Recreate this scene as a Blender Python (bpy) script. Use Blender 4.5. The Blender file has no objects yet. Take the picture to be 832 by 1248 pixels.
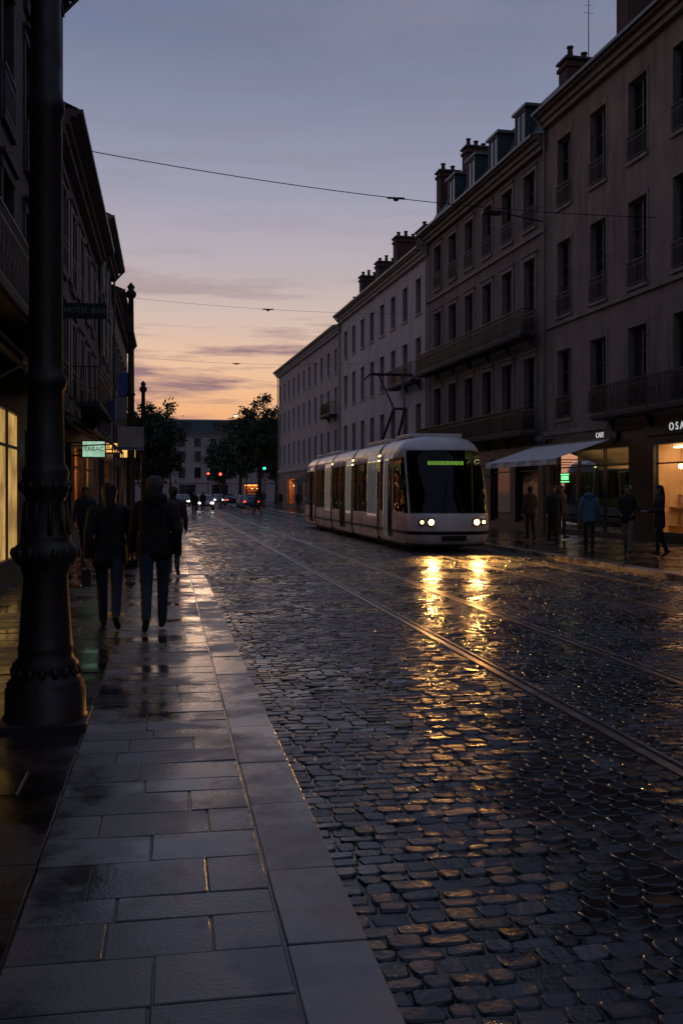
import bpy, bmesh, math, random
import numpy as np
from mathutils import Vector, Matrix
R = random.Random(11)
NR = np.random.RandomState(5)
SC = bpy.context.scene
COL = SC.collection
ZR = -0.10

def s2l(c):
    return tuple(((x/255.0)/12.92 if x/255.0 <= 0.04045 else ((x/255.0+0.055)/1.055)**2.4) for x in c)

# ------------------------------------------------------------------ materials
MATS = {}
def newmat(name):
    m = bpy.data.materials.new(name); m.use_nodes = True
    nt = m.node_tree
    for n in list(nt.nodes): nt.nodes.remove(n)
    out = nt.nodes.new('ShaderNodeOutputMaterial')
    MATS[name] = m
    return m, nt, out

def N_(nt, typ, **kw):
    n = nt.nodes.new(typ)
    for k, v in kw.items():
        setattr(n, k, v)
    return n

def noise(nt, coord, scale, detail=3, rough=0.55, stretch=None):
    src = coord
    if stretch:
        mp = N_(nt, 'ShaderNodeMapping'); mp.inputs['Scale'].default_value = stretch
        nt.links.new(coord, mp.inputs['Vector']); src = mp.outputs['Vector']
    n = N_(nt, 'ShaderNodeTexNoise')
    n.inputs['Scale'].default_value = scale; n.inputs['Detail'].default_value = detail
    n.inputs['Roughness'].default_value = rough
    nt.links.new(src, n.inputs['Vector'])
    return n.outputs['Fac']

def maprange(nt, v, a, b, c, d):
    n = N_(nt, 'ShaderNodeMapRange')
    nt.links.new(v, n.inputs[0])
    for i, x in enumerate((a, b, c, d)): n.inputs[i+1].default_value = x
    return n.outputs[0]

def math_(nt, op, a, b):
    n = N_(nt, 'ShaderNodeMath', operation=op)
    for i, x in enumerate((a, b)):
        if isinstance(x, (int, float)): n.inputs[i].default_value = x
        else: nt.links.new(x, n.inputs[i])
    return n.outputs[0]

def mixc(nt, f, a, b):
    n = N_(nt, 'ShaderNodeMix', data_type='RGBA')
    if isinstance(f, (int, float)): n.inputs[0].default_value = f
    else: nt.links.new(f, n.inputs[0])
    for i, x in ((6, a), (7, b)):
        if isinstance(x, tuple): n.inputs[i].default_value = (x[0], x[1], x[2], 1)
        else: nt.links.new(x, n.inputs[i])
    return n.outputs[2]

def vscale(nt, col, k):
    mul = N_(nt, 'ShaderNodeVectorMath', operation='SCALE')
    nt.links.new(col, mul.inputs[0]); nt.links.new(k, mul.inputs['Scale'])
    return mul.outputs[0]

def pmat(name, base, base2=None, rough=0.6, rough2=None, scale=3.0, bump=0.2, bscale=40, bdist=0.01,
         metallic=0.0, stain=0.0, rnd=0.0, spec=0.5, wet=None, wetdark=.5, wetrough=.3):
    m, nt, out = newmat(name)
    p = N_(nt, 'ShaderNodeBsdfPrincipled')
    nt.links.new(p.outputs[0], out.inputs[0])
    tc = N_(nt, 'ShaderNodeTexCoord').outputs['Object']
    base2 = base2 or tuple(x*0.65 for x in base)
    nf = noise(nt, tc, scale, 4)
    f = maprange(nt, nf, 0.3, 0.7, 0, 1)
    col = mixc(nt, f, base, base2)
    if stain:
        sf = noise(nt, tc, 1.0, 4, 0.6, (2.2, 2.2, 0.22))
        sf = maprange(nt, sf, 0.45, 0.75, 0, stain)
        col = mixc(nt, sf, col, tuple(x*0.3 for x in base))
    at = None
    if rnd:
        at = N_(nt, 'ShaderNodeAttribute', attribute_name='rnd').outputs['Fac']
        col = vscale(nt, col, maprange(nt, at, 0, 1, 1-rnd, 1+rnd))
    if rough2 is None: rough2 = rough
    rr = maprange(nt, nf, 0.68, 0.32, rough, rough2)
    if at is not None:
        rr = math_(nt, 'ADD', rr, maprange(nt, at, 0, 1, -0.05, 0.10))
    bs = None
    if wet:
        pn = noise(nt, tc, wet, 5, .65)
        wf = maprange(nt, pn, 0.44, 0.58, 0.0, 1.0)
        rr = math_(nt, 'MULTIPLY', rr, maprange(nt, wf, 0, 1, 1.2, wetrough))
        col = vscale(nt, col, maprange(nt, wf, 0, 1, 1.15, wetdark))
        bs = maprange(nt, wf, 0, 1, bump, bump*.25)
    nt.links.new(col, p.inputs['Base Color'])
    nt.links.new(rr, p.inputs['Roughness'])
    p.inputs['Metallic'].default_value = metallic
    p.inputs['Specular IOR Level'].default_value = spec
    if bump:
        b = N_(nt, 'ShaderNodeBump'); b.inputs['Strength'].default_value = bump
        b.inputs['Distance'].default_value = bdist
        if bs is not None: nt.links.new(bs, b.inputs['Strength'])
        bn = noise(nt, tc, bscale, 3, 0.6)
        nt.links.new(bn, b.inputs['Height']); nt.links.new(b.outputs[0], p.inputs['Normal'])
    return m

def emat(name, col, strength, var=0.0, vscale_=3):
    m, nt, out = newmat(name)
    e = N_(nt, 'ShaderNodeEmission'); e.inputs['Strength'].default_value = strength
    e.inputs['Color'].default_value = (*col, 1)
    if var:
        tc = N_(nt, 'ShaderNodeTexCoord').outputs['Object']
        nf = noise(nt, tc, vscale_, 3)
        f = maprange(nt, nf, 0.35, 0.65, 0, 1)
        c = mixc(nt, f, col, tuple(x*(1-var) for x in col))
        nt.links.new(c, e.inputs['Color'])
    nt.links.new(e.outputs[0], out.inputs[0])
    return m

def glassmat(name, tint, rough=0.03, gl=.95, ior=1.5):
    m, nt, out = newmat(name)
    t = N_(nt, 'ShaderNodeBsdfTransparent'); t.inputs[0].default_value = (*tint, 1)
    g = N_(nt, 'ShaderNodeBsdfGlossy'); g.inputs['Roughness'].default_value = rough
    g.inputs['Color'].default_value = (gl*.95, gl, gl*1.04, 1)
    lw = N_(nt, 'ShaderNodeFresnel'); lw.inputs['IOR'].default_value = ior
    mx = N_(nt, 'ShaderNodeMixShader')
    nt.links.new(lw.outputs[0], mx.inputs[0]); nt.links.new(t.outputs[0], mx.inputs[1]); nt.links.new(g.outputs[0], mx.inputs[2])
    nt.links.new(mx.outputs[0], out.inputs[0])
    return m

pmat('stucco_beige', (.27, .198, .158), (.19, .14, .115), rough=.85, stain=.8, scale=1.2, bump=.35, bscale=25)
pmat('stone_brown', (.185, .143, .12), (.12, .094, .078), rough=.8, stain=.8, scale=1.5, bump=.4, bscale=18)
pmat('stucco_white', (.50, .46, .45), (.40, .37, .365), rough=.85, stain=.5, bump=.3, bscale=20)
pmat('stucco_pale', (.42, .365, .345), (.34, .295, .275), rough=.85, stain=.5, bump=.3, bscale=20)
pmat('stucco_dark', (.10, .082, .07), (.07, .057, .05), rough=.85, stain=.6, bump=.3, bscale=20)
pmat('stucco_grey', (.15, .132, .125), (.11, .10, .095), rough=.85, stain=.6, bump=.3, bscale=20)
pmat('trim_stone', (.25, .2, .17), (.175, .14, .12), rough=.8, stain=.6, bump=.3, bscale=30)
pmat('trim_dark', (.09, .076, .068), rough=.8, stain=.5, bump=.3, bscale=30)
pmat('balcony_stone', (.06, .049, .042), rough=.8, stain=.5, bump=.3, bscale=30)
pmat('slate_roof', (.03, .06, .066), (.02, .042, .05), rough=.5, bump=.5, bscale=12, bdist=.02)
pmat('tile_roof', (.11, .065, .05), (.07, .045, .04), rough=.7, bump=.6, bscale=14, bdist=.03)
pmat('brick_chimney', (.09, .045, .034), (.055, .03, .025), rough=.9, bump=.5, bscale=14)
pmat('iron', (.008, .008, .010), rough=.5, bump=0)
pmat('wood_frame', (.09, .082, .078), rough=.5, bump=0)
pmat('frame_dark', (.04, .04, .042), rough=.45, bump=0)
pmat('shopfront_dark', (.022, .019, .018), (.015, .013, .013), rough=.4, bump=.1)
pmat('window_glass', (.010, .014, .020), (.007, .009, .013), rough=.05, bump=.06, bscale=1.5, bdist=.05, spec=.6)
pmat('window_curtain', (.05, .053, .062), (.024, .026, .034), rough=.12, scale=2, bump=.05, bscale=2, spec=.6)
pmat('shutter_paint', (.06, .07, .075), rough=.6, bump=.3, bscale=8)
emat('window_lit', (1, .55, .2), .7, .5, 2)
emat('shop_ceiling_warm', (1, .52, .17), 26, .4, 3)
emat('shop_ceiling_dim', (1, .60, .22), 11.0, .4, 3)
emat('shop_ceiling_pale', (1, .66, .38), 10.0, .3, 3)
emat('orange_glow', (1, .30, .06), 14, .3, 3)
emat('shop_blind', (1, .58, .18), .6, .6, 1.4)
emat('lamp_bulb', (1, .55, .2), 20)
emat('neon_green', (.2, 1, .3), 2.0)
emat('sign_mint', (.6, 1, .72), .6, .3, 6)
emat('sign_letters', (.8, .8, .8), .6)
emat('sign_amber', (1, .5, .12), 1.4, .3, 8)
emat('signal_red', (1, .03, .02), 14)
emat('signal_green', (.02, 1, .35), 8)
emat('car_headlight', (1, .9, .7), 12)
emat('car_tail', (1, .04, .02), 5)
emat('cool_lamp', (.6, .95, 1), 6)
emat('tram_headlight', (1, .56, .20), 8.0)
emat('tram_display', (.62, 1, .1), 1.5)
emat('tram_ceiling', (1, .72, .26), 5.5)
pmat('shop_interior', (.6, .40, .22), (.42, .27, .14), rough=.8, scale=2, bump=0)
pmat('shop_goods', (.25, .16, .1), (.55, .42, .3), rough=.7, scale=9, bump=0)
pmat('shop_shelf', (.25, .17, .1), rough=.6, bump=0)
glassmat('shop_glass', (.9, .9, .9))
glassmat('tram_glass', (.40, .41, .32), gl=.25)
glassmat('tram_windshield', (.13, .17, .18), gl=.55)
pmat('awning_canvas', (.75, .72, .70), (.65, .62, .6), rough=.8, bump=.2, bscale=15)
pmat('awning_dark', (.05, .03, .025), rough=.8, bump=.2, bscale=15)
pmat('cobble_wet', (.040, .045, .058), (.014, .017, .024), rough=.20, rough2=.40, scale=9, bump=.6, bscale=34, bdist=.008, rnd=.85, spec=.65, wet=.6, wetdark=.42, wetrough=.42)
pmat('cobble_joint', (.009, .009, .011), rough=.08, rough2=.35, scale=.9, bump=.3, bscale=60, bdist=.004)
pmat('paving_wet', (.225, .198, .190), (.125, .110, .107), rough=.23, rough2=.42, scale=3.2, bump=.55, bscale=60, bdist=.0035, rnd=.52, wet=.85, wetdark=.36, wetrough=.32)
pmat('kerb_granite', (.29, .26, .25), (.19, .17, .163), rough=.25, rough2=.44, scale=5, bump=.6, bscale=80, bdist=.0035, rnd=.35, wet=.85, wetdark=.5, wetrough=.36)
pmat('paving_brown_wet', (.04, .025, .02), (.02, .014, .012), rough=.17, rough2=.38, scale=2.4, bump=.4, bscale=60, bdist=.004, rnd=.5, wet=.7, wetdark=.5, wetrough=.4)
pmat('asphalt_wet', (.04, .04, .043), (.025, .025, .028), rough=.2, rough2=.45, scale=.6, bump=.4, bscale=30, bdist=.01)
pmat('rail_steel', (.42, .41, .42), rough=.26, rough2=.42, metallic=1, bump=0)
pmat('rail_groove', (.008, .008, .008), rough=.5, bump=0)
pmat('cast_iron', (.024, .017, .014), (.034, .022, .017), rough=.36, rough2=.62, scale=6, bump=.4, bscale=45, bdist=.004)
pmat('tram_white', (.76, .73, .71), (.68, .65, .63), rough=.2, rough2=.32, scale=2, bump=0, spec=.6, stain=.2)
pmat('tram_grey', (.16, .16, .17), rough=.4, bump=0)
pmat('tram_black', (.012, .012, .013), rough=.35, bump=0)
pmat('tram_rubber', (.018, .018, .018), rough=.8, bump=.2)
pmat('tram_seat', (.05, .09, .12), rough=.7, bump=0)
pmat('tram_interior', (.4, .36, .3), rough=.6, bump=0)
pmat('bark', (.05, .04, .032), rough=.9, bump=.8, bscale=12, bdist=.03)
pmat('foliage', (.05, .065, .03), (.035, .05, .022), rough=.6, bump=0, rnd=.5)
pmat('skin', (.42, .26, .2), rough=.5, bump=0)
pmat('hair', (.02, .014, .01), rough=.55, bump=.5, bscale=60)
pmat('beanie', (.12, .11, .11), rough=.9, bump=.5, bscale=90)
pmat('jacket_black', (.012, .012, .014), rough=.7, bump=.7, bscale=14, bdist=.02)
pmat('jacket_brown', (.05, .03, .025), rough=.8, bump=.5, bscale=22, bdist=.012)
pmat('jacket_blue', (.09, .19, .28), rough=.7, bump=.5, bscale=22, bdist=.012)
pmat('jacket_grey', (.04, .04, .045), rough=.8, bump=.5, bscale=22, bdist=.012)
pmat('jeans', (.045, .062, .095), (.03, .042, .068), rough=.85, bump=.6, bscale=18, bdist=.012)
pmat('trousers_dark', (.02, .02, .022), rough=.85, bump=.4, bscale=30, bdist=.008)
pmat('trousers_light', (.22, .2, .19), rough=.85, bump=.4, bscale=30, bdist=.008)
pmat('shoe', (.02, .018, .018), rough=.5, bump=.1)
pmat('scarf', (.16, .13, .12), rough=.9, bump=.6, bscale=60)
pmat('leather', (.03, .02, .015), rough=.4, bump=.3, bscale=50)
pmat('car_silver', (.3, .31, .33), rough=.25, metallic=.6, bump=0)
pmat('car_dark', (.03, .035, .05), rough=.2, bump=0)
pmat('car_blue', (.05, .12, .22), rough=.2, bump=0)
pmat('tyre', (.015, .015, .015), rough=.8, bump=0)
pmat('sign_blue', (.02, .09, .34), rough=.4, bump=0)
pmat('sign_grey', (.3, .33, .35), rough=.5, bump=0)
pmat('zinc', (.16, .17, .18), rough=.45, metallic=.5, bump=.1)

# ------------------------------------------------------------------ builders
def root(name, loc=(0, 0, 0), rz=0.0):
    e = bpy.data.objects.new(name, None); e.location = loc; e.rotation_euler = (0, 0, rz)
    e.empty_display_size = .3
    COL.objects.link(e); return e

class MB:
    def __init__(s, T=(1, 0), N=(0, 1)):
        s.T = T; s.N = N; s.v = []; s.f = []; s.m = []
    def P(s, a, b, c):
        return (s.T[0]*a+s.N[0]*b, s.T[1]*a+s.N[1]*b, c)
    def poly(s, pts, m):
        i = len(s.v)
        s.v += [s.P(*p) for p in pts]; s.f.append(tuple(range(i, i+len(pts)))); s.m.append(m)
    def box(s, a0, a1, b0, b1, c0, c1, m):
        i = len(s.v)
        s.v += [s.P(a, b, c) for c in (c0, c1) for b in (b0, b1) for a in (a0, a1)]
        for q in ((0, 1, 3, 2), (4, 6, 7, 5), (0, 4, 5, 1), (2, 3, 7, 6), (0, 2, 6, 4), (1, 5, 7, 3)):
            s.f.append(tuple(i+k for k in q)); s.m.append(m)
    def cyl(s, p0, p1, r0, r1, seg, m, caps=True):
        p0 = Vector(s.P(*p0)); p1 = Vector(s.P(*p1)); d = p1-p0
        if d.length < 1e-6: return
        q = d.to_track_quat('Z', 'Y'); i = len(s.v)
        for p, r in ((p0, r0), (p1, r1)):
            for k in range(seg):
                a = 2*math.pi*k/seg
                s.v.append(tuple(p + q @ Vector((r*math.cos(a), r*math.sin(a), 0))))
        for k in range(seg):
            k2 = (k+1) % seg
            s.f.append((i+k, i+k2, i+seg+k2, i+seg+k)); s.m.append(m)
        if caps:
            s.f.append(tuple(i+seg+k for k in range(seg))); s.m.append(m)
            s.f.append(tuple(i+k for k in reversed(range(seg)))); s.m.append(m)
    def lathe(s, prof, cx, cy, seg, m, flute=None):
        rings = []
        for (z, r) in prof:
            fl = 0
            if flute and flute[0] <= z <= flute[1]: fl = flute[3]
            ring = []
            for k in range(seg):
                a = 2*math.pi*k/seg
                rr = r*(1+fl*math.cos(a*(flute[2] if flute else 0)))
                ring.append(len(s.v)); s.v.append(s.P(cx+rr*math.cos(a), cy+rr*math.sin(a), z))
            rings.append(ring)
        for A, B in zip(rings, rings[1:]):
            for k in range(seg):
                k2 = (k+1) % seg
                s.f.append((A[k], A[k2], B[k2], B[k])); s.m.append(m)
        s.f.append(tuple(rings[-1])); s.m.append(m)
        s.f.append(tuple(reversed(rings[0]))); s.m.append(m)
    def sphere(s, c, r, m, seg=12, sz=1.0):
        prof = []
        n = 8
        for k in range(n+1):
            a = -math.pi/2+math.pi*k/n
            prof.append((c[2]+r*sz*math.sin(a), max(r*math.cos(a), 1e-4)))
        s.lathe(prof, c[0], c[1], seg, m)
    def obj(s, name, parent=None, smooth=False, bevel=0, fixn=True):
        if not s.f: return None
        names = []
        for k in s.m:
            if k not in names: names.append(k)
        me = bpy.data.meshes.new(name)
        me.from_pydata(s.v, [], s.f)
        for k in names: me.materials.append(MATS[k])
        idx = {k: i for i, k in enumerate(names)}
        me.polygons.foreach_set('material_index', [idx[k] for k in s.m])
        if fixn:
            bm = bmesh.new(); bm.from_mesh(me)
            bmesh.ops.recalc_face_normals(bm, faces=bm.faces); bm.to_mesh(me); bm.free()
        if smooth:
            me.polygons.foreach_set('use_smooth', [True]*len(me.polygons))
        ob = bpy.data.objects.new(name, me); COL.objects.link(ob)
        if parent: ob.parent = parent
        if bevel:
            b = ob.modifiers.new('bevel', 'BEVEL'); b.width = bevel; b.segments = 2; b.limit_method = 'ANGLE'
        return ob

def railing(mb, s0, s1, n, z, h, sp=.12, t=.012, sides=None):
    mb.box(s0, s1, n-.02, n+.02, z+h-.03, z+h, 'iron')
    mb.box(s0, s1, n-.012, n+.012, z+.06, z+.085, 'iron')
    mb.box(s0, s1, n-.012, n+.012, z+h-.2, z+h-.18, 'iron')
    k = int((s1-s0)/sp)
    for i in range(k+1):
        s = s0+(s1-s0)*i/max(k, 1)
        mb.box(s-t/2, s+t/2, n-t/2, n+t/2, z+.086, z+h-.031, 'iron')
    if sides:
        for s in (s0, s1):
            mb.box(s-.015, s+.015, sides, n-.021, z+h-.03, z+h, 'iron')
            kk = int((n-sides)/sp)
            for i in range(kk):
                nn = sides+(n-sides)*(i+.5)/max(kk, 1)
                mb.box(s-t/2, s+t/2, nn-t/2, nn+t/2, z, z+h-.031, 'iron')

def building(name, O, T, N, L, D, H, zg, cols, rows, gopen, wall, trim, roof='pitched', roofmat='tile_roof',
             lod=0, guard=True, chimneys=(), balconies=(), frame='wood_frame', gwall=None, lit=0.01,
             dormers=(), shutters=False, roofh=2.6, depth=.28, string_z=(), s_start=0.0, dent=True, surround=True):
    """local coords: s along facade 0..L, n outward, z up"""
    rt = root(name, (O[0]+T[0]*s_start, O[1]+T[1]*s_start, 0))
    W = MB(T, N); TR = MB(T, N); WN = MB(T, N); IR = MB(T, N); RF = MB(T, N); CH = MB(T, N)
    gwall = gwall or wall
    sb = [0]+[x for c in cols for x in c]+[L]
    zb = [zg]+[x for r in rows for x in r]+[H]
    for i in range(len(sb)-1):
        for j in range(len(zb)-1):
            a0, a1, z0, z1 = sb[i], sb[i+1], zb[j], zb[j+1]
            if i % 2 == 1 and j % 2 == 1:
                d = depth
                W.poly([(a0, 0, z0), (a0, -d, z0), (a0, -d, z1), (a0, 0, z1)], trim)
                W.poly([(a1, 0, z0), (a1, 0, z1), (a1, -d, z1), (a1, -d, z0)], trim)
                W.poly([(a0, 0, z1), (a1, 0, z1), (a1, -d, z1), (a0, -d, z1)], trim)
                W.poly([(a0, 0, z0), (a1, 0, z0), (a1, -d, z0), (a0, -d, z0)], trim)
                u = R.random()
                gm = 'window_lit' if u < lit else ('window_curtain' if u < .35 else 'window_glass')
                mid = (a0+a1)/2
                for (x0, x1) in ((a0, mid), (mid, a1)):
                    e0 = R.uniform(-.012, .012); e1 = R.uniform(-.012, .012)
                    WN.poly([(x0, -d+.01+e0, z0), (x1, -d+.01+e1, z0), (x1, -d+.01+e1+R.uniform(-.006, .006), z1), (x0, -d+.01+e0, z1)], gm)
                f0, f1 = -d+.025, -d+.075
                WN.box(a0+.001, a0+.06, f0, f1, z0, z1-.001, frame); WN.box(a1-.06, a1-.001, f0, f1, z0, z1-.001, frame)
                WN.box(a0+.061, a1-.061, f0, f1, z1-.07, z1-.002, frame); WN.box(a0+.061, a1-.061, f0, f1, z0+.001, z0+.12, frame)
                WN.box(mid-.035, mid+.035, f0, f1+.01, z0+.121, z1-.071, frame)
                if lod < 2:
                    hz = z1-z0
                    for q in (.38, .68):
                        zz = z0+hz*q
                        WN.box(a0+.061, mid-.036, f0, f1-.015, zz-.015, zz+.015, frame)
                        WN.box(mid+.036, a1-.061, f0, f1-.015, zz-.015, zz+.015, frame)
                TR.box(a0-.1, a1+.1, .001, .08, z0-.12, z0-.001, trim)
                if lod < 2 and surround:
                    TR.box(a0-.15, a0-.002, .001, .035, z0+.001, z1, trim)
                    TR.box(a1+.002, a1+.15, .001, .035, z0+.001, z1, trim)
                    TR.box(a0-.18, a1+.18, .001, .05, z1+.001, z1+.2, trim)
                    TR.box(a0-.22, a1+.22, .001, .11, z1+.201, z1+.27, trim)
                elif lod < 2:
                    TR.box(a0-.13, a0-.002, .001, .02, z0+.001, z1, wall)
                    TR.box(a1+.002, a1+.13, .001, .02, z0+.001, z1, wall)
                    TR.box(a0-.13, a1+.13, .001, .025, z1+.001, z1+.16, wall)
                if shutters:
                    w = (a1-a0)/2
                    TR.box(a0-w-.02, a0-.16, .04, .08, z0+.05, z1-.05, 'shutter_paint')
                    TR.box(a1+.16, a1+w+.02, .04, .08, z0+.05, z1-.05, 'shutter_paint')
                if guard and lod < 2:
                    railing(IR, a0-.04, a1+.04, .06, z0+.0, .85, .09 if lod == 0 else .14, .016)
            else:
                W.poly([(a0, 0, z0), (a1, 0, z0), (a1, 0, z1), (a0, 0, z1)], wall)
    cur = 0.0
    gopen = sorted(gopen)
    for g in gopen:
        a0, a1, z0, z1, kind = g
        W.poly([(cur, 0, -.2), (a0, 0, -.2), (a0, 0, zg), (cur, 0, zg)], gwall)
        W.poly([(a0, 0, z1), (a1, 0, z1), (a1, 0, zg), (a0, 0, zg)], gwall)
        W.poly([(a0, 0, -.2), (a1, 0, -.2), (a1, 0, z0), (a0, 0, z0)], gwall)
        cur = a1
        if kind == 'blind':
            WN.poly([(a0, -.03, z0), (a1, -.03, z0), (a1, -.03, z1), (a0, -.03, z1)], 'shop_blind')
            k = max(1, int(round((a1-a0)/1.3)))
            for i in range(k+1):
                x = a0+(a1-a0)*i/k
                WN.box(x-.03, x+.03, -.03, .01, z0, z1, 'frame_dark')
            WN.box(a0, a1, -.029, .008, z1-.62, z1-.57, 'frame_dark')
            WN.box(a0-.06, a1+.06, -.02, .05, z0-.08, z0-.001, 'frame_dark'); WN.box(a0-.06, a1+.06, -.02, .04, z1+.001, z1+.08, 'frame_dark')
            continue
        d = .2
        for x in (a0, a1):
            W.poly([(x, 0, z0), (x, -d, z0), (x, -d, z1), (x, 0, z1)], gwall)
        W.poly([(a0, 0, z1), (a1, 0, z1), (a1, -d, z1), (a0, -d, z1)], gwall)
        W.poly([(a0, 0, z0), (a1, 0, z0), (a1, -d, z0), (a0, -d, z0)], gwall)
        nm = max(1, int(round((a1-a0)/1.9)))
        for k in range(nm+1):
            x = a0+(a1-a0)*k/nm
            WN.box(max(a0, x-.03), min(a1, x+.03), -d+.02, -d+.07, z0, z1, 'frame_dark')
        WN.box(a0, a1, -d+.021, -d+.06, z1-.62, z1-.57, 'frame_dark')
        WN.box(a0, a1, -d+.021, -d+.09, z0, z0+.09, 'frame_dark')
        if kind in ('dark', 'door'):
            WN.poly([(a0, -d+.01, z0), (a1, -d+.01, z0), (a1, -d+.01, z1), (a0, -d+.01, z1)], 'window_glass' if kind == 'dark' else 'shopfront_dark')
        else:
            WN.poly([(a0, -d+.01, z0), (a1, -d+.01, z0), (a1, -d+.01, z1), (a0, -d+.01, z1)], 'shop_glass')
            b = -d-2.2; cm = {'warm': 'shop_ceiling_warm', 'dim': 'shop_ceiling_dim', 'pale': 'shop_ceiling_pale', 'orange': 'orange_glow'}[kind]
            I = MB(T, N)
            I.poly([(a0, -d, 0.02), (a1, -d, 0.02), (a1, b, 0.02), (a0, b, 0.02)], 'shop_interior')
            I.poly([(a0, b, 0), (a1, b, 0), (a1, b, z1), (a0, b, z1)], 'shop_interior')
            I.poly([(a0, -d, 0), (a0, b, 0), (a0, b, z1), (a0, -d, z1)], 'shop_interior')
            I.poly([(a1, -d, 0), (a1, b, 0), (a1, b, z1), (a1, -d, z1)], 'shop_interior')
            I.poly([(a0, -d, z1), (a1, -d, z1), (a1, b, z1), (a0, b, z1)], 'shop_interior')
            for k in range(2):
                nn = -d-.5-k*.9
                I.box(a0+.2, a1-.2, nn-.10, nn+.10, z1-.10, z1-.05, cm)
            for zz in (.6, 1.15, 1.7, 2.2):
                I.box(a0+.1, a1-.1, b+.02, b+.35, zz, zz+.03, 'shop_shelf')
                x = a0+.2
                while x < a1-.4:
                    w = R.uniform(.1, .35); h = R.uniform(.12, .42)
                    I.box(x, x+w, b+.05, b+.3, zz+.031, zz+h, 'shop_goods'); x += w+R.uniform(.05, .3)
            for zz in (.5, 1.1):
                I.box(a1-.32, a1-.02, b+.5, -d-.35, zz, zz+.03, 'shop_shelf')
                x = b+.6
                while x < -d-.7:
                    w = R.uniform(.1, .3); I.box(a1-.28, a1-.05, x, x+w, zz+.031, zz+R.uniform(.12, .45), 'shop_goods'); x += w+R.uniform(.05, .25)
            I.box(a0+.3, (a0+a1)/2, -d-1.5, -d-1.0, .03, 1.05, 'shop_shelf')
            nl = max(3, int((a1-a0)/1.1))
            for k in range(nl):
                x = a0+(a1-a0)*(k+.5)/nl
                I.cyl((x, -d-.4, z1-.6), (x, -d-.4, z1-.1), .006, .006, 4, 'iron')
                I.sphere((x, -d-.4, z1-.7), .08, 'lamp_bulb')
            I.obj('shop_interior', rt)
    W.poly([(cur, 0, -.2), (L, 0, -.2), (L, 0, zg), (cur, 0, zg)], gwall)
    W.poly([(0, 0, -.2), (0, -D, -.2), (0, -D, H), (0, 0, H)], wall)
    W.poly([(L, 0, -.2), (L, -D, -.2), (L, -D, H), (L, 0, H)], wall)
    W.poly([(0, -D, -.2), (L, -D, -.2), (L, -D, H), (0, -D, H)], wall)
    TR.box(.002, L-.002, .002, .16, zg-.22, zg-.02, trim)
    TR.box(.002, L-.002, .002, .09, zg-.34, zg-.222, trim)
    for z in string_z:
        TR.box(.002, L-.002, .002, .1, z, z+.14, trim)
    TR.box(.002, L-.002, .002, .22, H-.62, H-.42, trim)
    TR.box(.002, L-.002, .002, .34, H-.418, H-.22, trim)
    TR.box(.002, L-.002, .002, .52, H-.218, H-.02, trim)
    if lod < 2 and dent:
        k = int(L/.6)
        for i in range(k):
            s = (i+.5)*L/k
            TR.box(s-.09, s+.09, .221, .335, H-.62, H-.42, trim)
    RF.box(.01, L-.01, .525, .66, H-.14, H-.03, 'zinc')
    if roof == 'pitched':
        o = .55
        z0 = H-.018; zr = H+roofh
        RF.poly([(0, o, z0), (L, o, z0), (L, -D/2, zr), (0, -D/2, zr)], roofmat)
        RF.poly([(0, -D-.3, z0), (L, -D-.3, z0), (L, -D/2, zr), (0, -D/2, zr)], roofmat)
        for s in (0.0, L):
            W.poly([(s, 0, H), (s, -D, H), (s, -D/2, zr-.05)], wall)
    elif roof == 'mansard':
        z1 = H+roofh
        RF.poly([(0, .5, H-.018), (L, .5, H-.018), (L, .1, H+.05), (0, .1, H+.05)], 'zinc')
        RF.poly([(0, .1, H+.05), (L, .1, H+.05), (L, -1.1, z1), (0, -1.1, z1)], roofmat)
        RF.poly([(0, -1.1, z1), (L, -1.1, z1), (L, -D/2, z1+.7), (0, -D/2, z1+.7)], roofmat)
        RF.poly([(0, -D, z1), (L, -D, z1), (L, -D/2, z1+.7), (0, -D/2, z1+.7)], roofmat)
        RF.poly([(0, -D, H), (L, -D, H), (L, -D, z1), (0, -D, z1)], roofmat)
        RF.box(0, L, -1.2, -1.0, z1-.02, z1+.1, 'zinc')
        for s in (0.0, L):
            RF.poly([(s, .1, H), (s, -1.1, z1), (s, -D/2, z1+.7), (s, -D, z1), (s, -D, H)], roofmat)
        for s in dormers:
            RF.box(s-.62, s+.62, -2.2, -.12, H+.25, H+1.95, roofmat)
            RF.box(s-.78, s+.78, -2.3, .02, H+1.951, H+2.07, 'zinc')
            RF.box(s-.48, s+.48, -.119, -.09, H+.45, H+1.8, 'window_glass')
            RF.box(s-.03, s+.03, -.089, -.06, H+.45, H+1.8, 'wood_frame')
            RF.box(s-.56, s-.481, -.119, -.05, H+.4, H+1.86, 'wood_frame')
            RF.box(s+.481, s+.56, -.119, -.05, H+.4, H+1.86, 'wood_frame')
            RF.box(s-.56, s+.56, -.119, -.05, H+1.861, H+1.94, 'wood_frame')
    for (s, n, w, dd, zt) in chimneys:
        zb_ = H-.2
        CH.box(s-w/2, s+w/2, n-dd/2, n+dd/2, zb_, zt, 'brick_chimney')
        CH.box(s-w/2-.07, s+w/2+.07, n-dd/2-.07, n+dd/2+.07, zt-.3, zt-.15, 'brick_chimney')
        CH.box(s-w/2-.09, s+w/2+.09, n-dd/2-.09, n+dd/2+.09, zt+.001, zt+.1, 'trim_dark')
        k = max(2, int(dd/.42))
        for i in range(k):
            nn = n-dd/2+(i+.5)*dd/k
            hh = R.uniform(.2, .5)
            CH.cyl((s, nn, zt+.1), (s, nn, zt+.1+hh), .13, .1, 10, 'brick_chimney')
            CH.cyl((s, nn, zt+.1+hh), (s, nn, zt+.16+hh), .14, .14, 10, 'brick_chimney')
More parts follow.
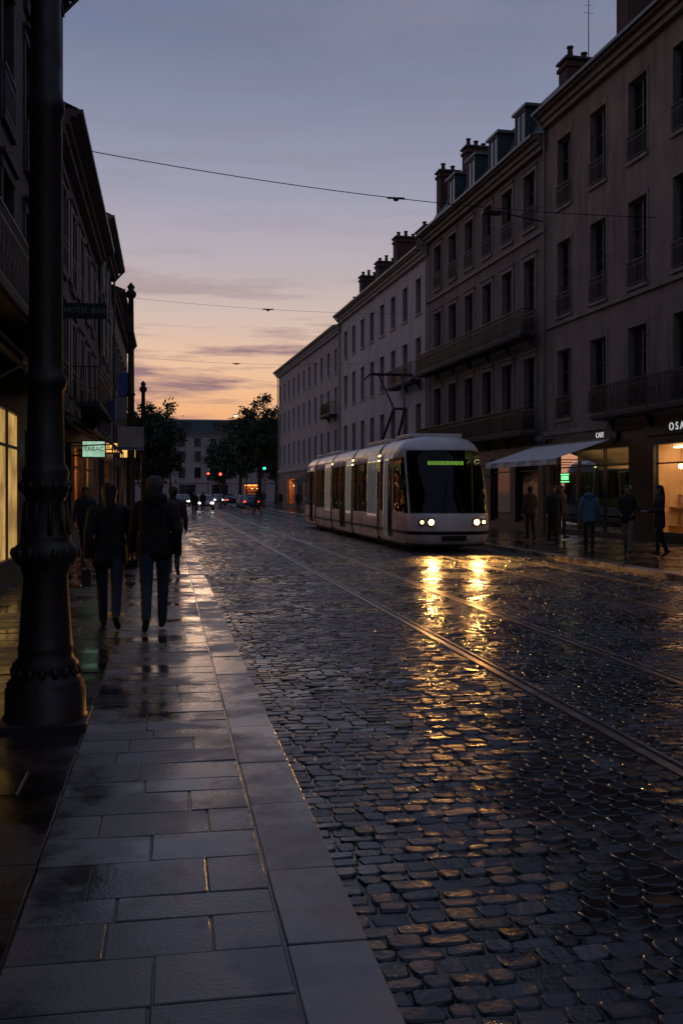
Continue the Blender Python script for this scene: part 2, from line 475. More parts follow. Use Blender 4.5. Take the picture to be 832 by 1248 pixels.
    for (s0, s1, z, pr) in balconies:
        TR.box(s0, s1, .17, pr, z-.12, z, 'balcony_stone')
        TR.box(s0+.05, s1-.05, .17, pr-.06, z-.18, z-.121, 'balcony_stone')
        s = s0+.3
        while s < s1-.2:
            for e in (-.07, .07):
                TR.poly([(s+e, .17, z-.181), (s+e, pr-.35, z-.181), (s+e, .17, z-.6)], 'balcony_stone')
            TR.poly([(s-.07, pr-.35, z-.181), (s+.07, pr-.35, z-.181), (s+.07, .17, z-.6), (s-.07, .17, z-.6)], 'balcony_stone')
            s += 2.5
        railing(IR, s0+.05, s1-.05, pr-.06, z+.001, 1.0, .10 if lod == 0 else .13, .022, sides=.17)
        if lod == 0:
            s = s0+.15
            while s < s1-.2:
                IR.cyl((s, pr-.06, z+.3), (s+.16, pr-.06, z+.62), .012, .012, 5, 'iron'); IR.cyl((s+.16, pr-.06, z+.3), (s, pr-.06, z+.62), .012, .012, 5, 'iron')
                s += .3
    TR.cyl((L-.12, .14, -.05), (L-.12, .14, H-.62), .05, .05, 8, 'zinc')
    TR.cyl((L-.12, .14, H-.62), (L-.12, .6, H-.12), .05, .05, 8, 'zinc')
    W.obj('walls', rt, fixn=False); TR.obj('stone_trim', rt); WN.obj('windows', rt); IR.obj('ironwork', rt)
    RF.obj('roof', rt); CH.obj('chimneys', rt)
    return rt

def colset(L, first, w, sp, upto=None):
    out = []; s = first
    while s+w/2 < (upto or L)-.3:
        out.append((s-w/2, s+w/2)); s += sp
    return out

def add_text(txt, size, loc, rot, mat, parent, name='lettering'):
    cu = bpy.data.curves.new(name, 'FONT'); cu.body = txt; cu.size = size; cu.extrude = .01
    cu.align_x = 'CENTER'; cu.align_y = 'CENTER'
    ob = bpy.data.objects.new(name, cu); COL.objects.link(ob)
    ob.location = loc; ob.rotation_euler = rot; ob.data.materials.append(MATS[mat]); ob.parent = parent
    return ob

# ------------------------------------------------------------------ RIGHT ROW
ang = 2.4
TT = (-math.sin(math.radians(ang)), math.cos(math.radians(ang)))
NN = (-math.cos(math.radians(ang)), -math.sin(math.radians(ang)))
OO = (15.3, 29.4)
def seat(s, n): return (OO[0]+TT[0]*s+NN[0]*n, OO[1]+TT[1]*s+NN[1]*n)

L = 26
building('apartment_building', OO, TT, NN, L, 12, 16.5, 4.0, colset(L, 1.7, 1.15, 2.8), [(4.4, 7.1), (8.4, 11.3), (12.6, 15.2)],
         [(2, 5, .2, 3.1, 'dark'), (6, 9, .2, 3.1, 'dark'), (10.5, 11.6, 0, 2.8, 'door'), (13, 16, .2, 3.1, 'dark'), (18, 21, .2, 3.1, 'dark')],
         'stucco_grey', 'trim_stone', lod=1, s_start=-43.5, guard=False)
L = 26.0; s0 = -17.4
c1 = [(x-.6, x+.6) for x in [24.3-2.8*k for k in range(8, -1, -1)]]
R1 = building('apartment_building', OO, TT, NN, L, 12, 16.75, 4.05, c1, [(4.45, 7.1), (8.45, 11.3), (12.65, 15.3)],
         [(1, 4, .2, 3.1, 'dark'), (5, 8, .2, 3.1, 'dark'), (9.2, 11.2, 0, 3.0, 'door'),
          (12.6, 17.7, .25, 3.12, 'pale'), (19.3, 25.4, .1, 3.15, 'warm')],
         'stucco_beige', 'trim_stone', roof='pitched', roofmat='tile_roof', lod=0, s_start=s0, dent=False, surround=False,
         chimneys=[(25.5, -1.1, .8, 1.2, 18.7), (23.6, -2.8, .9, 1.5, 21.8)], balconies=[(7.2, 20.6, 4.25, .75)],
         gwall='shopfront_dark', string_z=(8.1,), lit=0.0, roofh=2.2)
L = 15.9
c2 = [(1.6+2.5*k-.6, 1.6+2.5*k+.6) for k in range(6)]
R2 = building('apartment_building', OO, TT, NN, L, 12, 16.0, 3.9, c2, [(4.2, 7.2), (8.25, 11.3), (12.6, 14.9)],
         [(.8, 3.2, .3, 3.1, 'dark'), (3.8, 6.2, .3, 3.1, 'dark'), (7, 8.2, 0, 2.9, 'door'), (9, 11.5, .3, 3.1, 'dark'), (12.3, 15, .3, 3.1, 'dark')],
         'stone_brown', 'trim_stone', roof='mansard', roofmat='slate_roof', lod=0, s_start=8.64, dent=False,
         chimneys=[(14.2, -2.2, .8, 1.3, 20.3), (15.4, -1.0, .7, 1.1, 19.3)], balconies=[(.6, 15.5, 4.05, .85), (.6, 15.5, 8.1, .85)],
         gwall='shopfront_dark', dormers=[2.8, 6.0, 9.0, 12.0], string_z=(12.1,), lit=0.0, roofh=2.3)
L = 22.9
c3 = [(1.8+2.75*k-.5, 1.8+2.75*k+.5) for k in range(8)]
R3 = building('apartment_building', OO, TT, NN, L, 12, 15.4, 4.0, c3, [(4.5, 6.7), (8.2, 10.5), (11.9, 13.9)],
         [(1, 4, .3, 3.0, 'dark'), (5, 8, .3, 3.0, 'dark'), (9, 12, .3, 3.0, 'dark'), (14, 17, .3, 3.0, 'dim'), (18, 21, .3, 3.0, 'dark')],
         'stucco_white', 'stucco_pale', roof='pitched', roofmat='slate_roof', lod=1, s_start=24.6, dent=False, surround=False,
         chimneys=[(5, -1.6, 2.0, 1.0, 17.6), (10, -1.6, .9, 1.5, 18.3), (15, -1.6, .9, 1.4, 17.8), (20.2, -1.6, .8, 1.3, 17.9)],
         balconies=[(.6, 6, 8.0, .8)], gwall='shopfront_dark', guard=False, frame='frame_dark', lit=0.0, roofh=1.6)
L = 32.0
c4 = [(1.8+2.9*k-.5, 1.8+2.9*k+.5) for k in range(11)]
R4 = building('apartment_building', OO, TT, NN, L, 14, 14.75, 4.0, c4, [(4.5, 6.6), (7.9, 10.0), (11.2, 13.1)],
         [(1, 4, .3, 3.0, 'dark'), (6, 10, .3, 3.0, 'orange'), (12, 15, .3, 3.0, 'dark'), (17, 20, .3, 3.0, 'dim'), (22, 26, .3, 3.0, 'orange')],
         'stucco_pale', 'stucco_white', roof='pitched', roofmat='tile_roof', lod=2, s_start=47.6,
         chimneys=[(2.5, -2, .9, 1.2, 17.0)], balconies=[(.6, 4.5, 7.8, .8)], gwall='trim_stone', guard=False, frame='frame_dark', lit=0.0, roofh=1.6)

# ------------------------------------------------------------------ LEFT ROW
TL = (0, 1); NL = (1, 0); OL = (-2.72, 0)
building('apartment_building', OL, TL, NL, 31.3, 11, 13.9, 4.1, colset(31.3, 2.2, 1.15, 2.7), [(4.5, 7.0), (7.9, 10.3), (11, 13.0)],
         [(3, 6, .4, 3.0, 'dark'), (8, 11, .4, 3.0, 'dark'), (13, 16, .4, 3.0, 'dark'), (17.5, 20.6, .4, 3.0, 'blind'), (21.2, 25.2, .45, 3.0, 'blind'), (26, 27.2, 0, 2.8, 'door'), (28.2, 30.6, .4, 3.0, 'dark')],
         'stucco_dark', 'trim_dark', roofmat='tile_roof', lod=0, s_start=-6, gwall='shopfront_dark', lit=0.0, dent=False,
         balconies=[(18.2, 26.4, 4.3, .7)])
building('apartment_building', OL, TL, NL, 14.6, 11, 11.1, 3.9, colset(14.6, 1.7, 1.1, 2.6), [(4.2, 6.4), (7.4, 9.6)],
         [(1, 4, .4, 3.0, 'dark'), (5, 8, .4, 3.0, 'orange'), (9.5, 12.5, .4, 3.0, 'dim')],
         'stucco_grey', 'trim_stone', roofmat='tile_roof', lod=1, s_start=25.34, gwall='shopfront_dark', lit=0.0, shutters=True, dent=False,
         balconies=[(2.6, 8.6, 4.05, .9)])
building('apartment_building', OL, TL, NL, 9.9, 11, 12.5, 3.9, colset(9.9, 1.7, 1.1, 2.6), [(4.2, 6.4), (7.3, 9.2), (9.9, 11.5)],
         [(1, 4, .4, 3.0, 'dark'), (5, 8, .4, 3.0, 'orange')],
         'stucco_dark', 'trim_stone', roofmat='tile_roof', lod=1, s_start=39.96, gwall='shopfront_dark', lit=0.0, shutters=True, dent=False,
         chimneys=[(5, -2.5, .8, 1.6, 15.2)])
building('apartment_building', OL, TL, NL, 19, 11, 11.6, 3.9, colset(19, 1.7, 1.1, 2.6), [(4.2, 6.4), (7.2, 9.2)],
         [(1, 4, .4, 3.0, 'orange'), (5, 8, .4, 3.0, 'dark'), (10, 13, .4, 3.0, 'orange')],
         'stucco_beige', 'trim_stone', roofmat='tile_roof', lod=1, s_start=49.88, gwall='shopfront_dark', lit=0.0, dent=False,
         roofh=2.2)
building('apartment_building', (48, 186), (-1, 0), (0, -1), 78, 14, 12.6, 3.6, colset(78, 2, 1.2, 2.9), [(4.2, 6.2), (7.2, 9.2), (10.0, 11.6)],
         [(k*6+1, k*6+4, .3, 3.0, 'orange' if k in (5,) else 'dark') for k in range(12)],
         'stucco_pale', 'stucco_pale', roof='mansard', roofmat='slate_roof', lod=2, guard=False, lit=.02,  # pale stucco here: distance haze put into the wall colour of this far building
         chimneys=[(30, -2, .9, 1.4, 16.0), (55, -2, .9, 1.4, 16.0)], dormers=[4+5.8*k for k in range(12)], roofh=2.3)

rx = (math.radians(90), 0, math.radians(-90+ang))
x, y = seat(-1.7, .03); sg = root('shop_sign', (x, y, 3.62))
mb = MB(TT, NN); mb.box(-2.4, 2.4, -.02, .05, -.22, .22, 'shopfront_dark'); mb.obj('fascia_board', sg, bevel=.01)
add_text('O S A U N E', .34, (NN[0]*.06, NN[1]*.06, 0), rx, 'sign_letters', sg)
x, y = seat(5.2, .03); sg = root('shop_sign', (x, y, 3.62))
mb = MB(TT, NN); mb.box(-2.6, 2.6, -.02, .05, -.18, .18, 'shopfront_dark'); mb.obj('fascia_board', sg, bevel=.01)
add_text('CAFE', .26, (NN[0]*.06-TT[0]*1.4, NN[1]*.06-TT[1]*1.4, 0), rx, 'sign_letters', sg)
x, y = seat(7.0, -.1); sg = root('neon_sign', (x, y, 2.15))
mb = MB(TT, NN); mb.box(-.42, .42, -.0, .03, -.2, .2, 'tram_black'); mb.box(-.38, .38, .031, .04, -.16, -.13, 'neon_green'); mb.box(-.38, .38, .031, .04, .13, .16, 'neon_green'); mb.obj('sign_box', sg)
add_text('OPEN', .24, (NN[0]*.04, NN[1]*.04, 0), rx, 'neon_green', sg)

def awning(name, O, T, N, s0, s1, z1, z0, pr, mat, val=.25):
    rt = root(name, (O[0], O[1], 0)); m = MB(T, N)
    m.box(s0, s1, .17, .32, z1-.12, z1+.05, 'tram_grey')
    k = 10
    for i in range(k):
        a0 = s0+(s1-s0)*i/k; a1 = s0+(s1-s0)*(i+1)/k
        sg = .02 if i % 2 else -.02
        m.poly([(a0, .3, z1), (a1, .3, z1), (a1, pr, z0), (a0, pr, z0)], mat)
        m.poly([(a0, pr+.002, z0), (a1, pr+.002, z0), (a1, pr+sg, z0-val), (a0, pr+sg, z0-val)], mat)
    m.box(s0, s1, pr-.05, pr-.003, z0-.06, z0-.01, 'tram_grey')
    for s in (s0+.3, (s0+s1)/2, s1-.3):
        m.cyl((s, .1, z1-.7), (s, pr-.05, z0-.04), .02, .02, 6, 'tram_grey')
    m.obj('canopy', rt)
awning('shop_awning', OO, TT, NN, 2.6, 9.3, 3.42, 2.75, 2.3, 'awning_canvas', .2)
awning('shop_awning', OL, TL, NL, 26.5, 33, 3.5, 2.9, 1.3, 'awning_dark')
awning('shop_awning', OL, TL, NL, 15.0, 24.0, 3.9, 3.55, .7, 'awning_dark')
awning('shop_awning', OO, TT, NN, 53, 60, 3.3, 2.7, 1.8, 'awning_dark')

def blade(y, z, x0, x1, h, face, txt, size, tmat):
    sg = root('projecting_sign', (-2.72, y, z)); m = MB()
    m.box(x0, x1, -.05, .05, -h/2, h/2, 'tram_black'); m.box(x0+.03, x1-.03, -.06, -.051, -h/2+.03, h/2-.03, face)
    m.box(0, x0, -.02, .02, h/2-.08, h/2-.04, 'iron'); m.box(0, x0, -.02, .02, -h/2+.04, -h/2+.08, 'iron')
    m.obj('sign_box', sg)
    if txt: add_text(txt, size, ((x0+x1)/2, -.065, 0), (math.radians(90), 0, 0), tmat, sg)
blade(26.0, 6.2, .1, 1.2, .38, 'tram_black', 'HOTEL BAR', .2, 'sign_grey')
blade(28.0, 2.78, .4, 1.05, .48, 'sign_mint', 'TABAC', .17, 'tram_black')
blade(34.0, 4.3, .3, 1.0, .7, 'sign_blue', 'P', .5, 'sign_grey')
blade(39.0, 3.3, .3, 1.0, .4, 'sign_amber', 'BAR', .25, 'tram_black')
blade(52.0, 3.6, .3, 1.1, .5, 'sign_amber', '', .3, 'tram_black')
blade(46.0, 5.4, .3, .9, 1.0, 'sign_grey', '', .3, 'tram_black')

# ------------------------------------------------------------------ GROUND
def plane(name, x0, x1, y0, y1, z, mat):
    m = MB(); m.poly([(x0, y0, z), (x1, y0, z), (x1, y1, z), (x0, y1, z)], mat); return m.obj(name, None, fixn=False)
plane('ground', -1500, 1500, -1500, 1500, -.135, 'asphalt_wet')
plane('road', .5, 9.9, -20, 175, ZR-.008, 'cobble_joint')

def blocks(name, rects, z, mat, rings, corner=.02, tilt=.002, hj=.003, smooth=True):
    """rects: (x0,x1,y0,y1) list; rings: (inset, dz) from base up to the top -> one mesh of worn stones"""
    r = np.array(rects); n = len(r)
    x0, x1, y0, y1 = r.T
    hz = z+NR.normal(0, hj, n); tx = NR.normal(0, tilt, n)*8; ty = NR.normal(0, tilt, n)*8
    cx = (x0+x1)/2; cy = (y0+y1)/2
    jx = NR.uniform(-1, 1, (n, 8))*corner*.55; jy = NR.uniform(-1, 1, (n, 8))*corner*.55
    V = []
    for ri, (i, dz) in enumerate(rings):
        a0 = x0+i; a1 = x1-i; b0 = y0+i; b1 = y1-i; c = corner
        X = np.stack([a0+c, a1-c, a1, a1, a1-c, a0+c, a0, a0], 1)
        Y = np.stack([b0, b0, b0+c, b1-c, b1, b1, b1-c, b0+c], 1)
        X = X+jx; Y = Y+jy
        Z = hz[:, None]+dz+(X-cx[:, None])*tx[:, None]+(Y-cy[:, None])*ty[:, None]
        V.append(np.stack([X, Y, Z], 2))
    V = np.concatenate(V, 1); K = V.shape[1]; nr = len(rings)-1
    fl = []
    for rr in range(nr):
        for k in range(8):
            k2 = (k+1) % 8
            fl += [rr*8+k, rr*8+k2, rr*8+8+k2, rr*8+8+k]
    fl += [nr*8+k for k in range(8)]
    fl = np.array(fl); nl = len(fl)
    ls = np.array([4*i for i in range(nr*8)]+[nr*32])
    loops = (fl[None, :]+(np.arange(n)*K)[:, None]).ravel()
    starts = (ls[None, :]+(np.arange(n)*nl)[:, None]).ravel()
    me = bpy.data.meshes.new(name)
    me.vertices.add(n*K); me.vertices.foreach_set('co', V.ravel().astype(np.float32))
    me.loops.add(len(loops)); me.loops.foreach_set('vertex_index', loops.astype(np.int32))
    me.polygons.add(len(starts)); me.polygons.foreach_set('loop_start', starts.astype(np.int32))
    me.update(calc_edges=True); me.validate()
    npoly = len(me.polygons)
    if smooth and npoly % n == 0:
        sm = np.ones(npoly, bool).reshape(n, -1); sm[:, -1] = False
        me.polygons.foreach_set('use_smooth', sm.ravel())
    else:
        me.polygons.foreach_set('use_smooth', [False]*npoly)
    a = me.attributes.new('rnd', 'FLOAT', 'POINT')
    rv = np.repeat(NR.uniform(0, 1, n), K).astype(np.float32)
    if len(me.vertices) == len(rv): a.data.foreach_set('value', rv)
    me.materials.append(MATS[mat])
    ob = bpy.data.objects.new(name, me); COL.objects.link(ob); return ob

TC = 7.9
RAILS = [3.1, 4.54, TC-.72, TC+.72]
segs = []; px = .73
for rr in RAILS: segs.append((px, rr-.085)); px = rr+.085
segs.append((px, 9.68))
def setts(y0, y1, dys, ws, rings, corner, **kw):
    rects = []; y = y0
    while y < y1:
        dy = R.uniform(*dys)
        for (a, b) in segs:
            xx = a; first = True
            while xx < b-.02:
                w = R.uniform(*ws)
                if first: w *= R.uniform(.5, 1); first = False
                if b-(xx+w) < ws[0]*.5: w = b-xx
                wv = .020*math.sin(xx*1.1+y*.35)+.014*math.sin(xx*3.1+y*.9)
                g = R.uniform(.0015, .005)
                rects.append((xx+g, xx+w-g, y+wv+g+R.uniform(-.007, .006), y+dy+wv+R.uniform(-.006, .006)-g))
                xx += w
        y += dy
    return blocks('cobblestones', rects, ZR, 'cobble_wet', rings, corner=corner, **kw)
setts(-2.0, 32, (.088, .125), (.095, .185), ((0, -.018), (.003, -.0045), (.010, 0)), .013, tilt=.0042, hj=.0028)
setts(32.1, 80, (.17, .2), (.17, .26), ((0, -.014), (.012, 0)), .02, tilt=.0032, hj=.002)
setts(80.1, 176, (.3, .32), (.3, .5), ((0, -.012), (.02, 0)), .03, tilt=.002, hj=.002)

def slabs(name, x0, x1, y0, y1, dep, wid, mat, z=0.0, base=.04, hj=.0012, gap=.0025, tilt=.0007):
    rects = []; y = y0
    while y < y1:
        dy = R.uniform(*dep); xx = x0
        first = True
        while xx < x1-.01:
            w = R.uniform(*wid)
            if wid[0] >= x1-x0-1e-6: w = x1-x0
            elif first: w *= R.uniform(.4, 1); first = False
            if x1-(xx+w) < wid[0]*.5: w = x1-xx
            rects.append((xx+gap, xx+w-gap, y+gap, y+dy-gap)); xx += w
        y += dy
    return blocks(name, rects, z, mat, ((0, -base), (.0008, -.003), (.005, 0)), corner=.004, tilt=tilt, hj=hj, smooth=False)
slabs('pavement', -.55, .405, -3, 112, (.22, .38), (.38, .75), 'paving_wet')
slabs('kerb', .41, .71, -3, 112, (.7, 1.05), (.3, .3), 'kerb_granite', base=.14, gap=.0035)
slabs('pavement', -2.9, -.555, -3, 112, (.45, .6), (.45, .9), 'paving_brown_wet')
slabs('kerb', 9.70, 10.0, -3, 112, (.85, 1.1), (.3, .3), 'kerb_granite', base=.14)
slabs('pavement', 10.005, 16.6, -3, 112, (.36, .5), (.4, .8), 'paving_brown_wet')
m = MB(); m.box(-2.9, .705, -20, 170, -.13, -.007, 'cobble_joint'); m.obj('pavement_bed')
m = MB(); m.box(9.705, 18, -20, 170, -.13, -.007, 'cobble_joint'); m.obj('pavement_bed')
rt = root('tram_rails')
m = MB()
for rr in RAILS:
    m.box(rr-.078, rr-.01, -20, 175, ZR-.05, ZR+.004, 'rail_steel')
    m.box(rr-.01, rr+.038, -20, 175, ZR-.05, ZR-.007, 'rail_groove')
    m.box(rr+.038, rr+.066, -20, 175, ZR-.05, ZR+.003, 'rail_steel')
m.obj('rails', rt)

# ------------------------------------------------------------------ LAMP POST (foreground)
lp = root('lamp_post', (-.84, 7.2, 0)); m = MB()
prof = [(0, .285), (.05, .285), (.06, .275), (.24, .272), (.25, .26), (.28, .262), (.30, .245), (.33, .222), (.37, .215), (.39, .225), (.42, .22), (.45, .19),
        (.50, .182), (.52, .19), (.54, .182), (1.02, .150), (1.06, .165), (1.09, .17), (1.11, .2), (1.14, .215), (1.18, .222), (1.22, .21), (1.25, .18), (1.27, .17), (1.29, .175), (1.31, .15),
        (1.55, .132), (1.58, .15), (1.62, .165), (1.66, .168), (1.70, .155), (1.74, .165), (1.77, .15), (1.80, .13), (2.2, .122), (2.3, .12), (2.33, .14), (2.37, .15), (2.41, .14), (2.44, .12),
        (2.5, .116), (4.2, .108), (4.25, .13), (4.32, .13), (4.38, .106), (6.8, .09), (6.85, .12), (6.95, .12), (7.0, .07), (8.6, .05), (8.65, .09), (8.75, .03)]
m.lathe(prof, 0, 0, 72, 'cast_iron', flute=(.545, 1.0, 18, .035))
for (zc, rc, k) in ((1.18, .215, 16), (1.64, .165, 12), (.36, .215, 16)):
    for i in range(k):
        a = 2*math.pi*i/k
        m.sphere((rc*math.cos(a), rc*math.sin(a), zc), .026, 'cast_iron', 8, 1.5)
for i in range(10):
    a = 2*math.pi*i/10
    p0 = (.15*math.cos(a), .15*math.sin(a), 1.3); p1 = (.138*math.cos(a), .138*math.sin(a), 1.54)
    m.cyl(p0, p1, .02, .012, 6, 'cast_iron')
m.obj('column', lp, smooth=True)
m = MB(); m.box(-.3, .3, -.3, .3, -.02, .04, 'cast_iron')
for sx in (-1, 1):
    m.cyl((0, 0, 8.2), (sx*.9, 0, 8.5), .03, .025, 8, 'cast_iron'); m.cyl((sx*.9, 0, 8.5), (sx*.9, 0, 8.2), .02, .02, 8, 'cast_iron')
    m.lathe([(7.7, .06), (7.75, .12), (8.1, .2), (8.15, .22), (8.25, .05)], sx*.9, 0, 12, 'cast_iron')
m.obj('plinth_and_lantern', lp, bevel=.01)

def pole(name, loc, H, r, extra):
    rt = root(name, loc); m = MB()
    m.lathe([(0, r*2.2), (.3, r*2.1), (.35, r*1.7), (.9, r*1.5), (.95, r*1.8), (1.0, r*1.3), (H*.6, r), (H*.6+.03, r*1.4), (H*.6+.08, r), (H-.35, r*.8), (H-.3, r*1.5), (H-.22, r*1.6), (H-.16, r*.8), (H-.1, r*1.2), (H, .01)], 0, 0, 14, 'cast_iron')
    m.obj('column', rt, smooth=True)
    m = MB(); extra(m); m.obj('attachments', rt, bevel=.004); return rt
def ex1(m):
    m.box(-.28, .27, -.1, -.06, 2.5, 3.0, 'sign_grey'); m.box(-.26, .25, -.11, -.101, 2.53, 2.56, 'sign_blue')
    m.box(-.27, -.03, -.02, .02, 3.65, 4.15, 'sign_blue'); m.box(-.12, .02, -.1, .1, 5.0, 5.4, 'cast_iron')
pole('street_pole', (-.78, 21.8, 0), 6.1, .07, ex1)
def ex2(m):
    m.box(-.05, .05, -.2, -.05, 2.4, 3.1, 'cast_iron')
    m.cyl((0, 0, 3.9), (.35, 0, 4.1), .02, .02, 6, 'cast_iron')
pole('street_pole', (-.72, 30, 0), 4.9, .07, ex2)

def wire(name, p0, p1, sag, r=.012, n=24, blobs=()):
    rt = root(name); m = MB(); pts = []
    for i in range(n+1):
        t = i/n
        pts.append(tuple(p0[k]+(p1[k]-p0[k])*t - (sag*4*t*(1-t) if k == 2 else 0) for k in range(3)))
    for a, b in zip(pts, pts[1:]): m.cyl(a, b, r, r, 5, 'iron', False)
    for t in blobs:
        i = int(t*n); q = pts[i]
        m.sphere((q[0], q[1], q[2]-.04), .08, 'iron', 8, .6); m.cyl((q[0]-.25, q[1], q[2]), (q[0]+.25, q[1], q[2]), .03, .03, 6, 'iron')
    m.obj('cable', rt)
wire('span_wire', (-2.72, 25.0, 10.05), (15.3, 29.5, 10.35), .35, .012, blobs=(.5,))
wire('span_wire', (-2.72, 45, 10.3), (14.6, 46, 10.2), .3, .006, blobs=(.45,))
wire('span_wire', (-2.72, 62, 9.9), (13.9, 63, 10.0), .3, .007, blobs=(.45,))
wire('contact_wire', (TC, 12, 5.9), (TC, 100, 5.9), 0, .0035, 40)
wl = root('wall_lamp', (15.0, 38.2, 12.5)); m = MB()
m.cyl((0, 0, 0), (-2.2, -.3, .25), .03, .025, 8, 'iron'); m.cyl((0, 0, .7), (-1.2, -.15, .12), .015, .015, 6, 'iron')
m.box(-2.75, -2.0, -.42, -.16, .12, .26, 'iron'); m.box(-2.65, -2.1, -.38, -.2, .09, .119, 'window_curtain'); m.obj('luminaire', wl, bevel=.02)
an = root('roof_antenna', (16.4, 37.2, 18)); m = MB()
m.cyl((0, 0, -1.0), (0, 0, 3.6), .025, .015, 6, 'iron')
for z in (2.6, 2.9, 3.2): m.cyl((-.2, 0, z), (.2, 0, z), .008, .008, 5, 'iron')
m.obj('mast', an)

# ------------------------------------------------------------------ TRAM
TX = TC; TY = 27.0
tram = root('tram', (TX, TY, ZR))
LV = [(.16, .28, 1.12), (.24, .12, 1.19), (.34, .06, 1.22), (.5, .01, 1.245), (.6, 0, 1.25), (.72, .0, 1.25), (1.0, .03, 1.25), (1.1, .07, 1.25), (1.6, .22, 1.25), (2.1, .42, 1.245),
      (2.45, .58, 1.235), (2.72, .70, 1.22), (2.92, .80, 1.19), (3.02, .86, 1.16), (3.14, .96, 1.09), (3.24, 1.1, .98), (3.31, 1.28, .82), (3.35, 1.5, .55), (3.36, 1.8, .2)]
def cab(sign, y_base, L):
    bm = bmesh.new()
    ts = [0, 12, 24, 36, 46, 55, 62, 67, 74, 82, 90]
    ys = [2.2, 2.35, 2.95, 3.55, 3.65, L-.08, L]
    nexp = 2.7; c = 1.0
    rows = []
    for (z, y0, w) in LV:
        pts = []
        for t in ts:
            a = math.radians(t)
            x = w*(math.sin(a)**(2/nexp) if t else 0)
            y = y0+c*(1-(max(math.cos(a), 0)**(2/nexp)))
            pts.append((x, y))
        for yy in ys: pts.append((w, max(yy, pts[-1][1]+.01)))
        full = [(-x, y) for (x, y) in reversed(pts)][:-1]+pts
        rows.append([bm.verts.new((x, y_base+sign*y, z)) for (x, y) in full])
    n = len(rows[0]); nt = len(ts); mid = (n-1)//2
    mats = ['tram_white', 'tram_windshield', 'tram_glass', 'tram_black', 'tram_grey']
    groups = {}
    for j in range(len(LV)-1):
        z0, z1 = LV[j][0], LV[j+1][0]
        for i in range(n-1):
            f = bm.faces.new((rows[j][i], rows[j][i+1], rows[j+1][i+1], rows[j+1][i]))
            k = i-mid if i >= mid else mid-1-i
            side = 0 if i >= mid else 1
            mi = 0
            if z0 < .24: mi = 4
            if abs(z0-.5) < .01 : mi = 3
            if k < 6 and 1.1 <= z0 < 2.9: mi = 1; groups.setdefault('ws', []).append(f)
            elif 7 <= k <= nt-1 and 1.1 <= z0 < 2.7: mi = 1; groups.setdefault(('cw', side), []).append(f)
            elif k in (nt+1, nt+2) and .34 <= z0 < 2.7: mi = 2; groups.setdefault(('d', side, k), []).append(f)
            elif k == nt+4 and 1.1 <= z0 < 2.7: mi = 2; groups.setdefault(('w', side), []).append(f)
            f.material_index = mi; f.smooth = True
    for g, fs in groups.items():
        r = bmesh.ops.inset_region(bm, faces=fs, thickness=.035, depth=-.015, use_even_offset=True)
        for f in r['faces']: f.material_index = 3; f.smooth = False
    bmesh.ops.recalc_face_normals(bm, faces=bm.faces)
    me = bpy.data.meshes.new('cab_body'); bm.to_mesh(me); bm.free()
    for k in mats: me.materials.append(MATS[k])
    ob = bpy.data.objects.new('cab_body', me); COL.objects.link(ob); ob.parent = tram
def car_mod(y0, y1, lay):
    bm = bmesh.new()
    tot = sum(a for a, _ in lay); yb = [y0]; kinds = []
    for a, k in lay: yb.append(yb[-1]+a*(y1-y0)/tot); kinds.append(k)
    prof = [(w, z) for (z, _, w) in LV]; prof = [(-w, z) for (w, z) in prof]+[(w, z) for (w, z) in reversed(prof)]
    rows = [[bm.verts.new((x, y, z)) for (x, z) in prof] for y in yb]
    groups = {}; n = len(prof)
    for j in range(len(kinds)):
        for i in range(n-1):
            f = bm.faces.new((rows[j][i], rows[j][i+1], rows[j+1][i+1], rows[j+1][i]))
            f.smooth = True
            za, zb2 = sorted((prof[i][1], prof[i+1][1])); side = i < n//2
            mi = 0
            if za < .24: mi = 3
            if abs(za-.5) < .01 and kinds[j] != 'd': mi = 2
            if kinds[j] == 'w' and 1.0 <= za < 2.7: mi = 1; groups.setdefault((side, j), []).append(f)
            if kinds[j] == 'd' and .34 <= za < 2.7: mi = 1; groups.setdefault((side, j), []).append(f)
            f.material_index = mi
    for g, fs in groups.items():
        r = bmesh.ops.inset_region(bm, faces=fs, thickness=.03, depth=-.015, use_even_offset=True)
        for f in r['faces']: f.material_index = 2; f.smooth = False
    bmesh.ops.recalc_face_normals(bm, faces=bm.faces)
    me = bpy.data.meshes.new('car_body'); bm.to_mesh(me); bm.free()
    for k in ('tram_white', 'tram_glass', 'tram_black', 'tram_grey'): me.materials.append(MATS[k])
    ob = bpy.data.objects.new('car_body', me); COL.objects.link(ob); ob.parent = tram
def bellows(y0, y1):
    m = MB(); n = 5
    for i in range(n):
        a = y0+(y1-y0)*i/n; b = y0+(y1-y0)*(i+1)/n; md = (a+b)/2
        for (w, z) in ((1.13, 3.1),):
            for (ya, wa, yb_, wb) in ((a, w-.06, md, w), (md, w, b, w-.06)):
                for sx in (-1, 1):
                    m.poly([(sx*wa, ya, .25), (sx*wb, yb_, .25), (sx*wb, yb_, z+(wb-w)), (sx*wa, ya, z+(wa-w))], 'tram_rubber')
                m.poly([(-wa, ya, z+wa-w), (wa, ya, z+wa-w), (wb, yb_, z+wb-w), (-wb, yb_, z+wb-w)], 'tram_rubber')
    m.obj('bellows', tram)
cab(1, 0.0, 4.2)
A = [(.1, 'p'), (1.0, 'w'), (.08, 'p'), (.62, 'd'), (.62, 'd'), (.08, 'p'), (1.55, 'w'), (.1, 'p')]
B = [(.1, 'p'), (1.6, 'w'), (.08, 'p'), (1.6, 'w'), (.08, 'p'), (.9, 'w'), (.1, 'p')]
car_mod(4.55, 8.85, B); car_mod(9.2, 13.55, A); car_mod(13.9, 18.05, B)
cab(-1, 22.5, 4.1)
for a, b in ((4.2, 4.55), (8.85, 9.2), (13.55, 13.9), (18.05, 18.4)): bellows(a, b)
m = MB()
